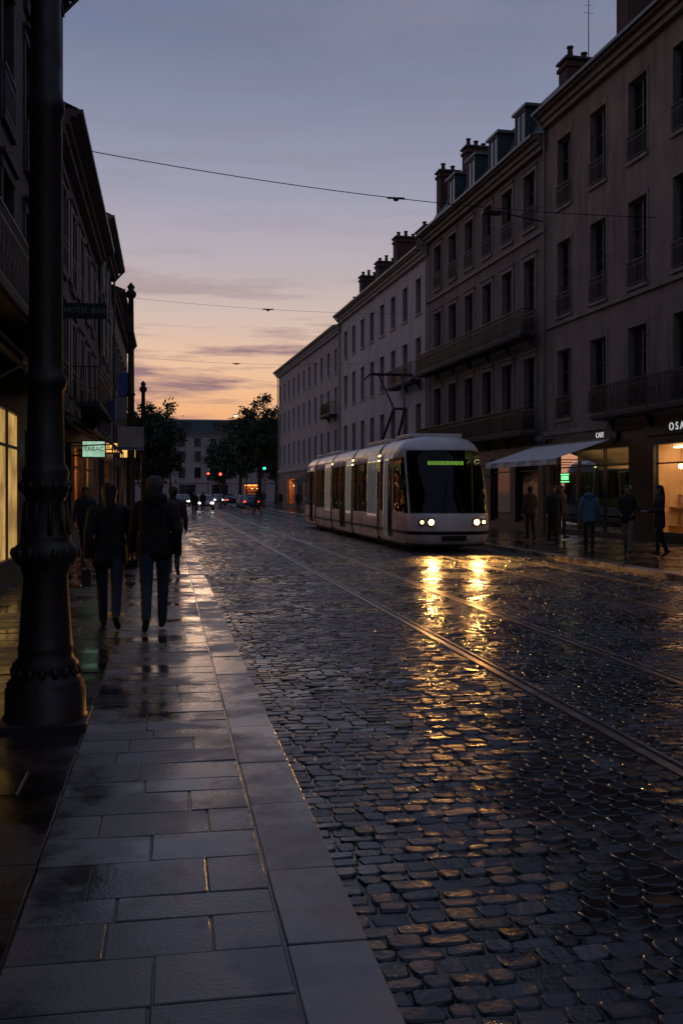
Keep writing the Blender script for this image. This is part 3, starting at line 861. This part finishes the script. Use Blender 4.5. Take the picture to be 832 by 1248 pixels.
m.box(-1.1, 1.1, .9, 21.6, .27, .33, 'tram_grey')
m.box(-1.0, 1.0, 2.22, 2.26, .34, 3.0, 'tram_black')
m.box(-1.0, 1.0, 20.1, 20.14, .34, 3.0, 'tram_black')
m.box(-.85, .85, .55, 1.0, .34, 1.05, 'tram_black')
m.box(-.25, .25, 1.6, 1.75, .8, 1.5, 'tram_seat')
for y in np.arange(2.8, 19.8, .95):
    for sx in (-1, 1):
        m.box(sx*.62-.38, sx*.62+.38, y, y+.42, .72, .8, 'tram_seat'); m.box(sx*.62-.38, sx*.62+.38, y+.38, y+.44, .801, 1.42, 'tram_seat')
        m.box(sx*.62-.3, sx*.62+.3, y+.1, y+.35, .331, .719, 'tram_grey')
    m.cyl((.22, y+.4, .33), (.22, y+.4, 3.0), .016, .016, 6, 'zinc')
m.box(-1.0, 1.0, 2.45, 20.05, 3.0, 3.03, 'tram_interior')
for x in (-.55, .55): m.box(x-.07, x+.07, 2.6, 19.9, 2.96, 2.998, 'tram_ceiling')
m.obj('interior', tram)
m = MB()
m.box(-.62, .62, .80, .84, 2.42, 2.66, 'tram_black')
x = -.55
while x < .5:
    w = R.choice((.05, .08, .1)); m.box(x, x+w, .785, .798, 2.49, 2.6, 'tram_display'); x += w+.02
for sx in (-1, 1):
    m.cyl((sx*.66, .05, .86), (sx*.66, -.015, .86), .13, .12, 16, 'tram_black')
    m.cyl((sx*.66, -.016, .86), (sx*.66, -.025, .86), .085, .08, 16, 'tram_headlight')
    m.cyl((sx*.9, .17, .86), (sx*.9, .09, .86), .10, .09, 16, 'tram_black')
    m.cyl((sx*.9, .089, .86), (sx*.9, .082, .86), .05, .05, 16, 'tram_headlight')
    m.cyl((sx*.3, .08, 1.08), (sx*.1, .30, 2.0), .014, .01, 6, 'tram_black')
    m.box(sx*1.36-.05, sx*1.36+.05, .62, .70, 1.75, 2.15, 'tram_black'); m.cyl((sx*1.15, .7, 2.2), (sx*1.36, .66, 2.1), .018, .018, 6, 'tram_black')
m.box(-.35, .35, -.05, .2, .34, .48, 'tram_black')
m.obj('front_equipment', tram, bevel=.006)
m = MB()
for (a, b) in ((5.0, 8.4), (14.4, 17.6), (1.9, 3.8), (19.2, 20.9)):
    m.box(-.8, .8, a, b, 3.34, 3.46, 'tram_white')
for y in (6.7, 16.0, 2.6, 20.2):
    m.box(-1.0, 1.0, y-1.0, y+1.0, .12, .3, 'tram_black')
    for dy in (-.6, .6):
        for sx in (-.72, .72): m.cyl((sx-.06, y+dy, .3), (sx+.06, y+dy, .3), .29, .29, 20, 'zinc')
m.obj('roof_boxes_and_bogies', tram, bevel=.02)
m = MB()
py = 7.6
m.box(-.6, .6, py-.5, py+.9, 3.46, 3.53, 'iron')
for sx in (-.45, .45): m.cyl((sx, py-.3, 3.3), (sx, py-.3, 3.46), .06, .06, 8, 'iron'); m.cyl((sx, py+.7, 3.3), (sx, py+.7, 3.46), .06, .06, 8, 'iron')
for sx in (-.28, .28):
    m.cyl((sx, py+.7, 3.53), (sx*.7, py-.9, 4.6), .05, .045, 6, 'iron')
    m.cyl((sx*.7, py-.9, 4.6), (sx*1.5, py+.5, 5.9), .04, .035, 6, 'iron')
m.cyl((-.25, py-.9, 4.6), (.25, py-.9, 4.6), .05, .05, 6, 'iron')
for dy in (.35, .65):
    m.cyl((-.75, py+dy, 5.95), (.75, py+dy, 5.95), .035, .035, 6, 'iron')
    for sx in (-1, 1): m.cyl((sx*.75, py+dy, 5.95), (sx*.95, py+dy, 5.75), .03, .02, 6, 'iron')
m.cyl((-.45, py+.35, 5.92), (-.45, py+.65, 5.92), .03, .03, 6, 'iron'); m.cyl((.45, py+.35, 5.92), (.45, py+.65, 5.92), .03, .03, 6, 'iron')
m.obj('pantograph', tram)
for sx in (-1, 1):
    l = bpy.data.lights.new('headlight_beam', 'SPOT'); l.energy = 360; l.color = (1, .45, .11); l.spot_size = math.radians(80); l.spot_blend = .9; l.shadow_soft_size = .09
    o = bpy.data.objects.new('headlight_beam', l); COL.objects.link(o); o.parent = tram
    o.location = (sx*.66, -.16, .86)
    o.rotation_euler = Vector((-.12, -1, -.06)).to_track_quat('-Z', 'Y').to_euler()

# ------------------------------------------------------------------ PEOPLE
def capsule(p0, p1, r0, r1, V, F, seg=12):
    p0 = Vector(p0); p1 = Vector(p1); d = p1-p0
    L = d.length
    q = d.to_track_quat('Z', 'Y') if L > 1e-5 else Matrix.Identity(3).to_quaternion()
    rings = []
    for k in range(1, 5):
        a = -math.pi/2+k*math.pi/8; rings.append((r0*math.sin(a), r0*math.cos(a), 0))
    for k in range(0, 4):
        a = k*math.pi/8; rings.append((r1*math.sin(a), r1*math.cos(a), 1))
    i0 = len(V)
    V.append(tuple(p0+q @ Vector((0, 0, -r0))))
    for (dz, rr, e) in rings:
        for k in range(seg):
            a = 2*math.pi*k/seg
            V.append(tuple((p1 if e else p0)+q @ Vector((rr*math.cos(a), rr*math.sin(a), dz))))
    V.append(tuple(p1+q @ Vector((0, 0, r1))))
    last = len(V)-1
    for k in range(seg): F.append((i0, i0+1+(k+1) % seg, i0+1+k))
    for r in range(len(rings)-1):
        b = i0+1+r*seg
        for k in range(seg):
            k2 = (k+1) % seg; F.append((b+k, b+k2, b+seg+k2, b+seg+k))
    b = i0+1+(len(rings)-1)*seg
    for k in range(seg): F.append((b+k, b+(k+1) % seg, last))

def person(name, loc, yaw, h=1.72, jacket='jacket_black', pants='jeans', hat=None, stride=22, phase=1, voxel=.012, coat=0.0,
           long_hair=False, bag=None, scarf=False, hood=False, arms=None, slim=1.0, lean=0.0):
    k = h/1.72
    C = []
    def add(p0, p1, r0, r1, m): C.append([Vector(p0), Vector(p1), r0, r1, m])
    sw = slim
    feet = []
    for sx, ph in ((-1, phase), (1, -phase)):
        a = math.radians(stride*ph); kb = math.radians(6 if ph > 0 else stride*1.25) if stride else math.radians(2)
        hip = Vector((sx*.092*sw, 0, .90))
        knee = hip+Vector((-sx*.012, math.sin(a)*.43, -math.cos(a)*.43))
        b = a-kb
        ank = knee+Vector((-sx*.01, math.sin(b)*.42, -math.cos(b)*.42))
        add(hip, knee, .092*sw, .064*sw, pants); add(knee, ank, .064*sw, .05*sw, pants)
        pitch = (math.radians(14) if ph > 0 else math.radians(-38)) if stride else 0
        fw = Vector((sx*.15, math.cos(pitch), math.sin(pitch))).normalized(); dn = Vector((0, math.sin(pitch)*.9, -math.cos(pitch)))
        heel = ank+dn*.045-fw*.04; ball = heel+fw*.16; toe = ball+fw*.06+(Vector((0, 0, .008)) if ph < 0 else Vector((0, 0, 0)))
        add(ank, heel, .046, .04, 'shoe'); add(heel, ball, .038, .04, 'shoe'); add(ball, toe, .04, .032, 'shoe')
        feet += [heel.z-.04, ball.z-.04, toe.z-.032]
    hem = .84-coat
    for sx in (-1, 1):
        add((sx*.090*sw, 0, 1.35), (sx*.068*sw, 0, 1.10), .105*sw, .098*sw, jacket)
        add((sx*.068*sw, 0, 1.10), (sx*.085*sw, 0, .93), .098*sw, .110*sw, jacket)
        add((sx*.085*sw, 0, .93), (sx*.09*sw, 0, hem), .110*sw, .105*sw+coat*.12, jacket)
        add((sx*.03, 0, 1.43), (sx*.160*sw, 0, 1.385), .065, .068, jacket)
    add((0, 0, 1.36), (0, 0, hem+.02), .11*sw, .118*sw, jacket)
    add((0, 0, 1.42), (0, .015, 1.54), .058, .052, 'scarf' if scarf else 'skin')
    add((0, .005, 1.43), (0, .01, 1.475), .082, .066, 'scarf' if scarf else jacket)
    hc = Vector((0, .02, 1.61))
    add(hc+Vector((0, -.018, .015)), hc+Vector((0, .02, .012)), .086, .080, 'skin')
    add(hc+Vector((0, .03, -.02)), hc+Vector((0, .045, -.07)), .062, .042, 'skin')
    add(hc+Vector((0, .098, .0)), hc+Vector((0, .112, -.025)), .009, .014, 'skin')
    for sx in (-1, 1):
        add(hc+Vector((sx*.083, .0, .005)), hc+Vector((sx*.085, -.002, -.025)), .016, .012, 'skin')
        add(hc+Vector((sx*.032, .086, .005)), hc+Vector((sx*.034, .086, .005)), .013, .013, 'hair')
        add(hc+Vector((sx*.02, .09, .028)), hc+Vector((sx*.045, .082, .028)), .006, .005, 'hair')
    add(hc+Vector((-.018, .088, -.052)), hc+Vector((.018, .088, -.052)), .007, .007, 'scarf')
    hm = hat or 'hair'
    add(hc+Vector((0, -.028, .025)), hc+Vector((0, .01, .038)), .097, .088, hm)
    add(hc+Vector((0, -.04, .0)), hc+Vector((0, -.035, -.045)), .088, .068, hm)
    if long_hair:
        add(hc+Vector((0, -.045, -.02)), (0, -.075, 1.42), .09, .065, 'hair')
    if hood:
        add((-.08, -.06, 1.475), (.08, -.06, 1.475), .07, .07, jacket); add((0, -.08, 1.49), (0, -.085, 1.42), .08, .06, jacket)
    if hat:
        add(hc+Vector((0, -.03, .03)), hc+Vector((0, .005, .035)), .108, .1, hat)
    hands = []
    for sx, ph in ((-1, -phase), (1, phase)):
        a = math.radians(stride*.8*ph) if stride else math.radians(4)
        eb = math.radians(22)
        if arms: a, eb = math.radians(arms[0]), math.radians(arms[1])
        sh = Vector((sx*.180*sw, 0, 1.37))
        el = sh+Vector((sx*.055, math.sin(a)*.28, -math.cos(a)*.28))
        b = a+eb
        wr = el+Vector((sx*(.01 if not arms else -.08), math.sin(b)*.25, -math.cos(b)*.25))
        add(sh, el, .066*sw, .056*sw, jacket); add(el, wr, .056*sw, .044*sw, jacket)
        d = (wr-el).normalized(); f = Vector((0, 1, 0)); f = (f-d*f.dot(d)).normalized(); inn = Vector((-sx, 0, 0))
        pc = wr+d*.035
        add(wr+d*.01, pc+d*.045+f*.018, .026, .022, 'skin'); add(wr+d*.01, pc+d*.045-f*.02, .024, .02, 'skin')
        for i, ln in enumerate((.072, .08, .075, .06)):
            b0 = pc+d*.05+f*(.03-.02*i); m1 = b0+d*ln*.55+inn*.006; e = m1+d*ln*.42+inn*.022
            add(b0, m1, .0095, .009, 'skin'); add(m1, e, .009, .0075, 'skin')
        t0 = wr+d*.03+f*.028; t1 = t0+d*.035+f*.025+inn*.012; t2 = t1+d*.03+f*.004+inn*.01
        add(t0, t1, .0125, .011, 'skin'); add(t1, t2, .011, .009, 'skin')
        hands.append((wr, pc+d*.06))
    dz = -min(feet)
    for c in C:
        c[0].z += dz; c[1].z += dz
    V = []; F = []
    for c in C: capsule(c[0], c[1], c[2], c[3], V, F)
    me = bpy.data.meshes.new('tmp'); me.from_pydata(V, [], F)
    ob = bpy.data.objects.new('tmp', me); COL.objects.link(ob)
    md = ob.modifiers.new('r', 'REMESH'); md.mode = 'VOXEL'; md.voxel_size = voxel
    sm = ob.modifiers.new('s', 'SMOOTH'); sm.factor = .5; sm.iterations = 3 if voxel < .01 else 2
    dg = bpy.context.evaluated_depsgraph_get()
    me2 = bpy.data.meshes.new_from_object(ob.evaluated_get(dg))
    bpy.data.objects.remove(ob)
    n = len(me2.polygons); cen = np.zeros(n*3, np.float32); me2.polygons.foreach_get('center', cen); cen = cen.reshape(-1, 3)
    best = np.full(n, 1e9); lab = np.zeros(n, int); names = []
    for c in C:
        if c[4] not in names: names.append(c[4])
        a = np.array(c[0]); b = np.array(c[1]); ab = b-a; l2 = max(float(ab@ab), 1e-9)
        t = np.clip(((cen-a)@ab)/l2, 0, 1); dd = np.linalg.norm(cen-(a+t[:, None]*ab), axis=1)-(c[2]+(c[3]-c[2])*t)
        mk = dd < best; best[mk] = dd[mk]; lab[mk] = names.index(c[4])
    for nme in names: me2.materials.append(MATS[nme])
    me2.polygons.foreach_set('material_index', lab.tolist())
    me2.polygons.foreach_set('use_smooth', [True]*n)
    rt = root(name, loc, yaw); rt.scale = (k, k, k)
    b = bpy.data.objects.new('body', me2); COL.objects.link(b); b.parent = rt
    if bag:
        m = MB()
        if bag == 'hand':
            hx = hands[0][1]+Vector((0, 0, dz))
            m.box(hx.x-.06, hx.x+.05, hx.y-.15, hx.y+.15, hx.z-.26, hx.z-.06, 'leather')
            m.cyl((hx.x, hx.y-.1, hx.z-.07), (hx.x, hx.y, hx.z+.03), .008, .008, 6, 'leather'); m.cyl((hx.x, hx.y+.1, hx.z-.07), (hx.x, hx.y, hx.z+.03), .008, .008, 6, 'leather')
        m.obj('bag', rt, bevel=.03)
    return rt

person('pedestrian', (-.68, 12.05, .001), math.radians(3), 1.70, 'jacket_black', 'jeans', stride=17, phase=1, voxel=.009, long_hair=True, bag='hand', coat=.05, slim=1.06)
person('pedestrian', (-.15, 11.75, .001), math.radians(-2), 1.74, 'jacket_black', 'jeans', hat='beanie', stride=15, phase=-1, voxel=.009, hood=True, coat=-.02, scarf=True, slim=1.08)
person('pedestrian', (.1, 19.5, .001), 0, 1.70, 'jacket_grey', 'trousers_dark', stride=18, voxel=.014)
person('pedestrian', (-1.9, 24, .001), math.pi, 1.68, 'jacket_grey', 'trousers_dark', stride=14, voxel=.016)
person('pedestrian', (11.8, 22.6, .001), math.radians(80), 1.68, 'jacket_black', 'trousers_dark', stride=8, voxel=.012, long_hair=True, coat=.1, arms=(10, 75))
person('pedestrian', (11.5, 23.7, .001), math.radians(150), 1.72, 'jacket_black', 'trousers_light', stride=12, voxel=.012, arms=(5, 60))
person('pedestrian', (10.5, 23.8, .001), math.radians(-20), 1.66, 'jacket_blue', 'trousers_dark', stride=8, voxel=.012, hood=True)
person('pedestrian', (11.4, 28.4, .001), math.radians(170), 1.76, 'jacket_black', 'trousers_dark', stride=14, voxel=.013)
person('pedestrian', (11.6, 30.9, .001), math.radians(10), 1.70, 'jacket_brown', 'trousers_dark', stride=6, voxel=.013)
person('pedestrian', (12.9, 31.5, .001), math.radians(200), 1.74, 'jacket_grey', 'trousers_dark', stride=10, voxel=.016)
for (x, y, yw, jk) in ((3.0, 88, 0, 'jacket_black'), (1.8, 70, 180, 'jacket_black'), (10.6, 95, 180, 'jacket_black'), (10.9, 84, 0, 'jacket_grey'), (10.4, 110, 0, 'jacket_black'),
                   (10.8, 72, 180, 'jacket_brown'), (6.3, 72, 90, 'jacket_black'), (10.7, 62, 180, 'jacket_black')):
    person('pedestrian', (x, y, .001 if (x > 9.7) else ZR+.003), math.radians(yw), R.uniform(1.62, 1.82), jk, 'trousers_dark', stride=16, voxel=.024)

# ------------------------------------------------------------------ CARS
def car(loc, yaw, paint, lights=True):
    rt = root('car', loc, yaw)
    prof = [(-2.1, .35), (-2.15, .6), (-2.05, .78), (-1.2, .92), (-.55, 1.38), (-.2, 1.45), (.7, 1.45), (1.35, 1.25), (1.75, .98), (2.1, .92), (2.15, .6), (2.1, .32)]
    bm = bmesh.new(); rows = []
    for x, kx in ((-.86, .93), (-.8, 1), (0, 1.01), (.8, 1), (.86, .93)):
        row = []
        for (y, z) in prof:
            inn = max(0, z-.95)*.38
            xx = x-(inn if x > 0 else -inn if x < 0 else 0)
            row.append(bm.verts.new((xx, y*kx, .3+(z-.3)*(1 if abs(x) < .85 else .97))))
        rows.append(row)
    for a, b in zip(rows, rows[1:]):
        for i in range(len(prof)-1):
            f = bm.faces.new((a[i], a[i+1], b[i+1], b[i]))
            f.material_index = 1 if i in (3, 7) else 0; f.smooth = True
    for row in (rows[0], rows[-1]): bm.faces.new(row)
    bmesh.ops.recalc_face_normals(bm, faces=bm.faces)
    me = bpy.data.meshes.new('car_body'); bm.to_mesh(me); bm.free()
    me.materials.append(MATS[paint]); me.materials.append(MATS['window_glass'])
    o = bpy.data.objects.new('body', me); COL.objects.link(o); o.parent = rt
    m = MB()
    for sx in (-1, 1):
        m.poly([(sx*.865, -1.0, .95), (sx*.865, 1.4, .95), (sx*.735, .9, 1.3), (sx*.735, -.5, 1.3)], 'window_glass')
        for y in (-1.35, 1.35):
            m.cyl((sx*.7, y, .32), (sx*.88, y, .32), .32, .32, 20, 'tyre'); m.cyl((sx*.881, y, .32), (sx*.89, y, .32), .19, .19, 12, 'zinc')
        m.box(sx*.62-.14, sx*.62+.14, -2.17, -2.1, .62, .76, 'car_headlight' if lights else 'window_curtain')
        m.box(sx*.66-.12, sx*.66+.12, 2.12, 2.17, .7, .82, 'car_tail' if lights else 'tram_black')
    m.box(-.5, .5, -2.19, -2.12, .4, .52, 'tram_black')
    m.obj('wheels_and_lights', rt)
car((3.5, 97, ZR+.003), 0, 'car_silver')
car((1.7, 118, ZR+.003), 0, 'car_dark')
car((8.3, 103, ZR+.003), math.pi, 'car_blue', True)
car((8.5, 112, ZR+.003), math.pi, 'car_silver', False)
car((8.0, 128, ZR+.003), math.pi, 'car_dark', True)
car((6.8, 138, ZR+.003), 0, 'car_silver', True)

def tlight(loc, H, col):
    rt = root('traffic_light', loc); m = MB()
    m.lathe([(0, .12), (.3, .11), (.35, .07), (H, .05)], 0, 0, 10, 'cast_iron')
    m.box(-.17, .17, -.25, -.06, H-1.0, H+.05, 'tram_black')
    for i, z in enumerate((H-.15, H-.48, H-.8)):
        on = (col == 'signal_red' and i == 0) or (col == 'signal_green' and i == 2)
        m.cyl((0, -.251, z), (0, -.27, z), .13 if on else .11, .12, 14, col if on else 'shopfront_dark')
        if not on: m.cyl((0, -.25, z+.02), (0, -.4, z+.02), .13, .13, 14, 'tram_black', False)
    m.obj('signal_head_and_post', rt)
tlight((5.55, 108, ZR), 3.8, 'signal_red'); tlight((5.2, 132, ZR), 4.3, 'signal_red'); tlight((9.9, 104, 0), 4.9, 'signal_green')
for (x, y, H) in ((9.9, 128, 11.3), (.2, 96, 8.5)):
    rt = root('street_lamp', (x, y, 0)); m = MB()
    m.lathe([(0, .14), (1, .1), (H, .05)], 0, 0, 10, 'cast_iron'); m.cyl((0, 0, H), (-1.1, 0, H+.2), .04, .04, 8, 'cast_iron')
    m.box(-1.7, -1.0, -.15, .15, H+.12, H+.26, 'cast_iron'); m.box(-1.6, -1.1, -.1, .1, H+.09, H+.119, 'cool_lamp'); m.obj('post_and_head', rt)

# ------------------------------------------------------------------ TREES
def tree(loc, H, rad, seed, nleaf=9000, leaf=.16):
    rr = random.Random(seed); rt = root('tree', loc); m = MB()
    th = H*.32
    m.cyl((0, 0, -.1), (.05, 0, th), H*.022, H*.016, 10, 'bark')
    tips = []
    for i in range(9):
        a = rr.uniform(0, 6.28); rd = rad*rr.uniform(.35, .8); z = rr.uniform(H*.5, H*.88)
        md = (rd*.45*math.cos(a), rd*.45*math.sin(a), th+(z-th)*.55); tp = (rd*math.cos(a), rd*math.sin(a), z)
        m.cyl((.05, 0, th-.05), md, H*.011, H*.007, 7, 'bark'); m.cyl(md, tp, H*.007, H*.002, 6, 'bark'); tips.append(tp)
        for j in range(3):
            b = rr.uniform(0, 6.28); e = (md[0]+rad*.4*math.cos(b), md[1]+rad*.4*math.sin(b), md[2]+rr.uniform(.2, 1.4))
            m.cyl(md, e, H*.004, H*.0015, 5, 'bark'); tips.append(e)
    m.obj('trunk_and_limbs', rt, smooth=True)
    rs = np.random.RandomState(seed); nc = 60
    cc = []
    while len(cc) < nc:
        p = rs.uniform(-1, 1, 3)
        if .25 < np.linalg.norm(p) < 1: cc.append((p[0]*rad*.85, p[1]*rad*.85, H*.63+p[2]*H*.33))
    cc = np.array(cc+tips); cr = rs.uniform(.25, .6, len(cc))*rad*.42
    ci = rs.randint(0, len(cc), nleaf)
    d = rs.normal(0, .5, (nleaf, 3)); P = cc[ci]+d*cr[ci][:, None]
    u = rs.normal(0, 1, (nleaf, 3)); u /= np.linalg.norm(u, axis=1)[:, None]; w = np.cross(u, rs.normal(0, 1, (nleaf, 3))); w /= np.linalg.norm(w, axis=1)[:, None]
    s = leaf*rs.uniform(.5, 1.2, nleaf)[:, None]
    V = np.stack([P-u*s, P-w*s*.55, P+u*s, P+w*s*.55], 1).reshape(-1, 3)
    me = bpy.data.meshes.new('foliage'); me.from_pydata(V.tolist(), [], np.arange(nleaf*4).reshape(-1, 4).tolist())
    at = me.attributes.new('rnd', 'FLOAT', 'POINT'); at.data.foreach_set('value', np.repeat(np.clip(rs.rand(len(cc))[ci]*.7+rs.rand(nleaf)*.3, 0, 1), 4).astype(np.float32))
    me.materials.append(MATS['foliage']); o = bpy.data.objects.new('foliage', me); COL.objects.link(o); o.parent = rt
tree((-.9, 74, 0), 8.6, 2.5, 3, 9000, .15)
tree((-1.0, 84, 0), 8.4, 2.8, 4, 8000, .16)
tree((10.2, 113, 0), 13.2, 3.6, 5, 11000, .2)
tree((8.8, 124, -.1), 11.5, 3.4, 6, 9000, .2)
tree((7.4, 136, -.1), 9.5, 3.0, 8, 8000, .2)
tree((-2.5, 98, -.1), 9.5, 3.4, 9, 8000, .2)
tree((15, 140, -.1), 11, 4, 10, 8000, .24)

# ------------------------------------------------------------------ SKY + LIGHT
w = bpy.data.worlds.new('World'); SC.world = w; w.use_nodes = True
nt = w.node_tree
for n in list(nt.nodes): nt.nodes.remove(n)
out = N_(nt, 'ShaderNodeOutputWorld')
tc = N_(nt, 'ShaderNodeTexCoord').outputs['Generated']
sep = N_(nt, 'ShaderNodeSeparateXYZ'); nt.links.new(tc, sep.inputs[0])
def ramp(fac, stops):
    r = N_(nt, 'ShaderNodeValToRGB'); cr = r.color_ramp; cr.interpolation = 'CARDINAL'
    while len(cr.elements) < len(stops): cr.elements.new(.5)
    for e, (p, c) in zip(cr.elements, stops):
        e.position = p; e.color = (*s2l(c), 1)
    nt.links.new(fac, r.inputs[0]); return r.outputs[0]
west = ramp(sep.outputs[2], [(0, (192, 128, 106)), (.05, (236, 166, 122)), (.10, (248, 196, 154)), (.15, (232, 200, 180)), (.20, (206, 190, 190)), (.28, (170, 170, 190)), (.40, (128, 137, 166)), (.55, (108, 120, 153)), (1, (104, 118, 152))])
east = ramp(sep.outputs[2], [(0, (92, 90, 104)), (.15, (104, 104, 122)), (.4, (106, 114, 140)), (1, (104, 117, 150))])
az = maprange(nt, sep.outputs[1], -.35, .95, 0, 1)
base = mixc(nt, az, east, west)
cn = noise(nt, tc, 1.0, 6, .58, (4.2, 4.2, 42.0))
cf = maprange(nt, cn, .48, .59, 0, .95)
band = maprange(nt, sep.outputs[2], .05, .09, 0, 1); band2 = maprange(nt, sep.outputs[2], .13, .23, 1, .12)
cf = math_(nt, 'MULTIPLY', math_(nt, 'MULTIPLY', cf, band), band2)
base = mixc(nt, cf, base, s2l((142, 116, 132)))
cn2 = noise(nt, tc, 1.0, 5, .6, (2.2, 2.2, 9.0))
cf2 = math_(nt, 'MULTIPLY', maprange(nt, cn2, .45, .68, 0, .35), maprange(nt, sep.outputs[2], .15, .3, 0, 1))
base = mixc(nt, cf2, base, s2l((164, 158, 178)))
bg = N_(nt, 'ShaderNodeBackground'); nt.links.new(base, bg.inputs[0]); bg.inputs[1].default_value = .86
sky = N_(nt, 'ShaderNodeTexSky', sky_type='NISHITA'); sky.sun_disc = False
sky.sun_elevation = math.radians(1.0); sky.sun_rotation = math.radians(0)
bg2 = N_(nt, 'ShaderNodeBackground'); nt.links.new(sky.outputs[0], bg2.inputs[0]); bg2.inputs[1].default_value = .006
ad = N_(nt, 'ShaderNodeAddShader'); nt.links.new(bg.outputs[0], ad.inputs[0]); nt.links.new(bg2.outputs[0], ad.inputs[1]); nt.links.new(ad.outputs[0], out.inputs[0])
sl = bpy.data.lights.new('sun', 'SUN'); sl.energy = .12; sl.angle = math.radians(8); sl.color = (1, .62, .4)
so = bpy.data.objects.new('sun', sl); COL.objects.link(so)
so.rotation_euler = Vector((0, -1, -.05)).to_track_quat('-Z', 'Y').to_euler()

# ------------------------------------------------------------------ CAMERA
cam = bpy.data.cameras.new('camera'); co = bpy.data.objects.new('camera', cam); COL.objects.link(co)
co.location = (0, 0, 1.6); co.rotation_euler = (math.radians(90), 0, math.radians(-9.87))
cam.sensor_fit = 'VERTICAL'; cam.sensor_height = 36; cam.lens = 35.0; cam.shift_y = -24/1248
cam.clip_end = 4000; cam.clip_start = .05
SC.camera = co
SC.view_settings.view_transform = 'Standard'; SC.view_settings.look = 'None'; SC.view_settings.exposure = 0
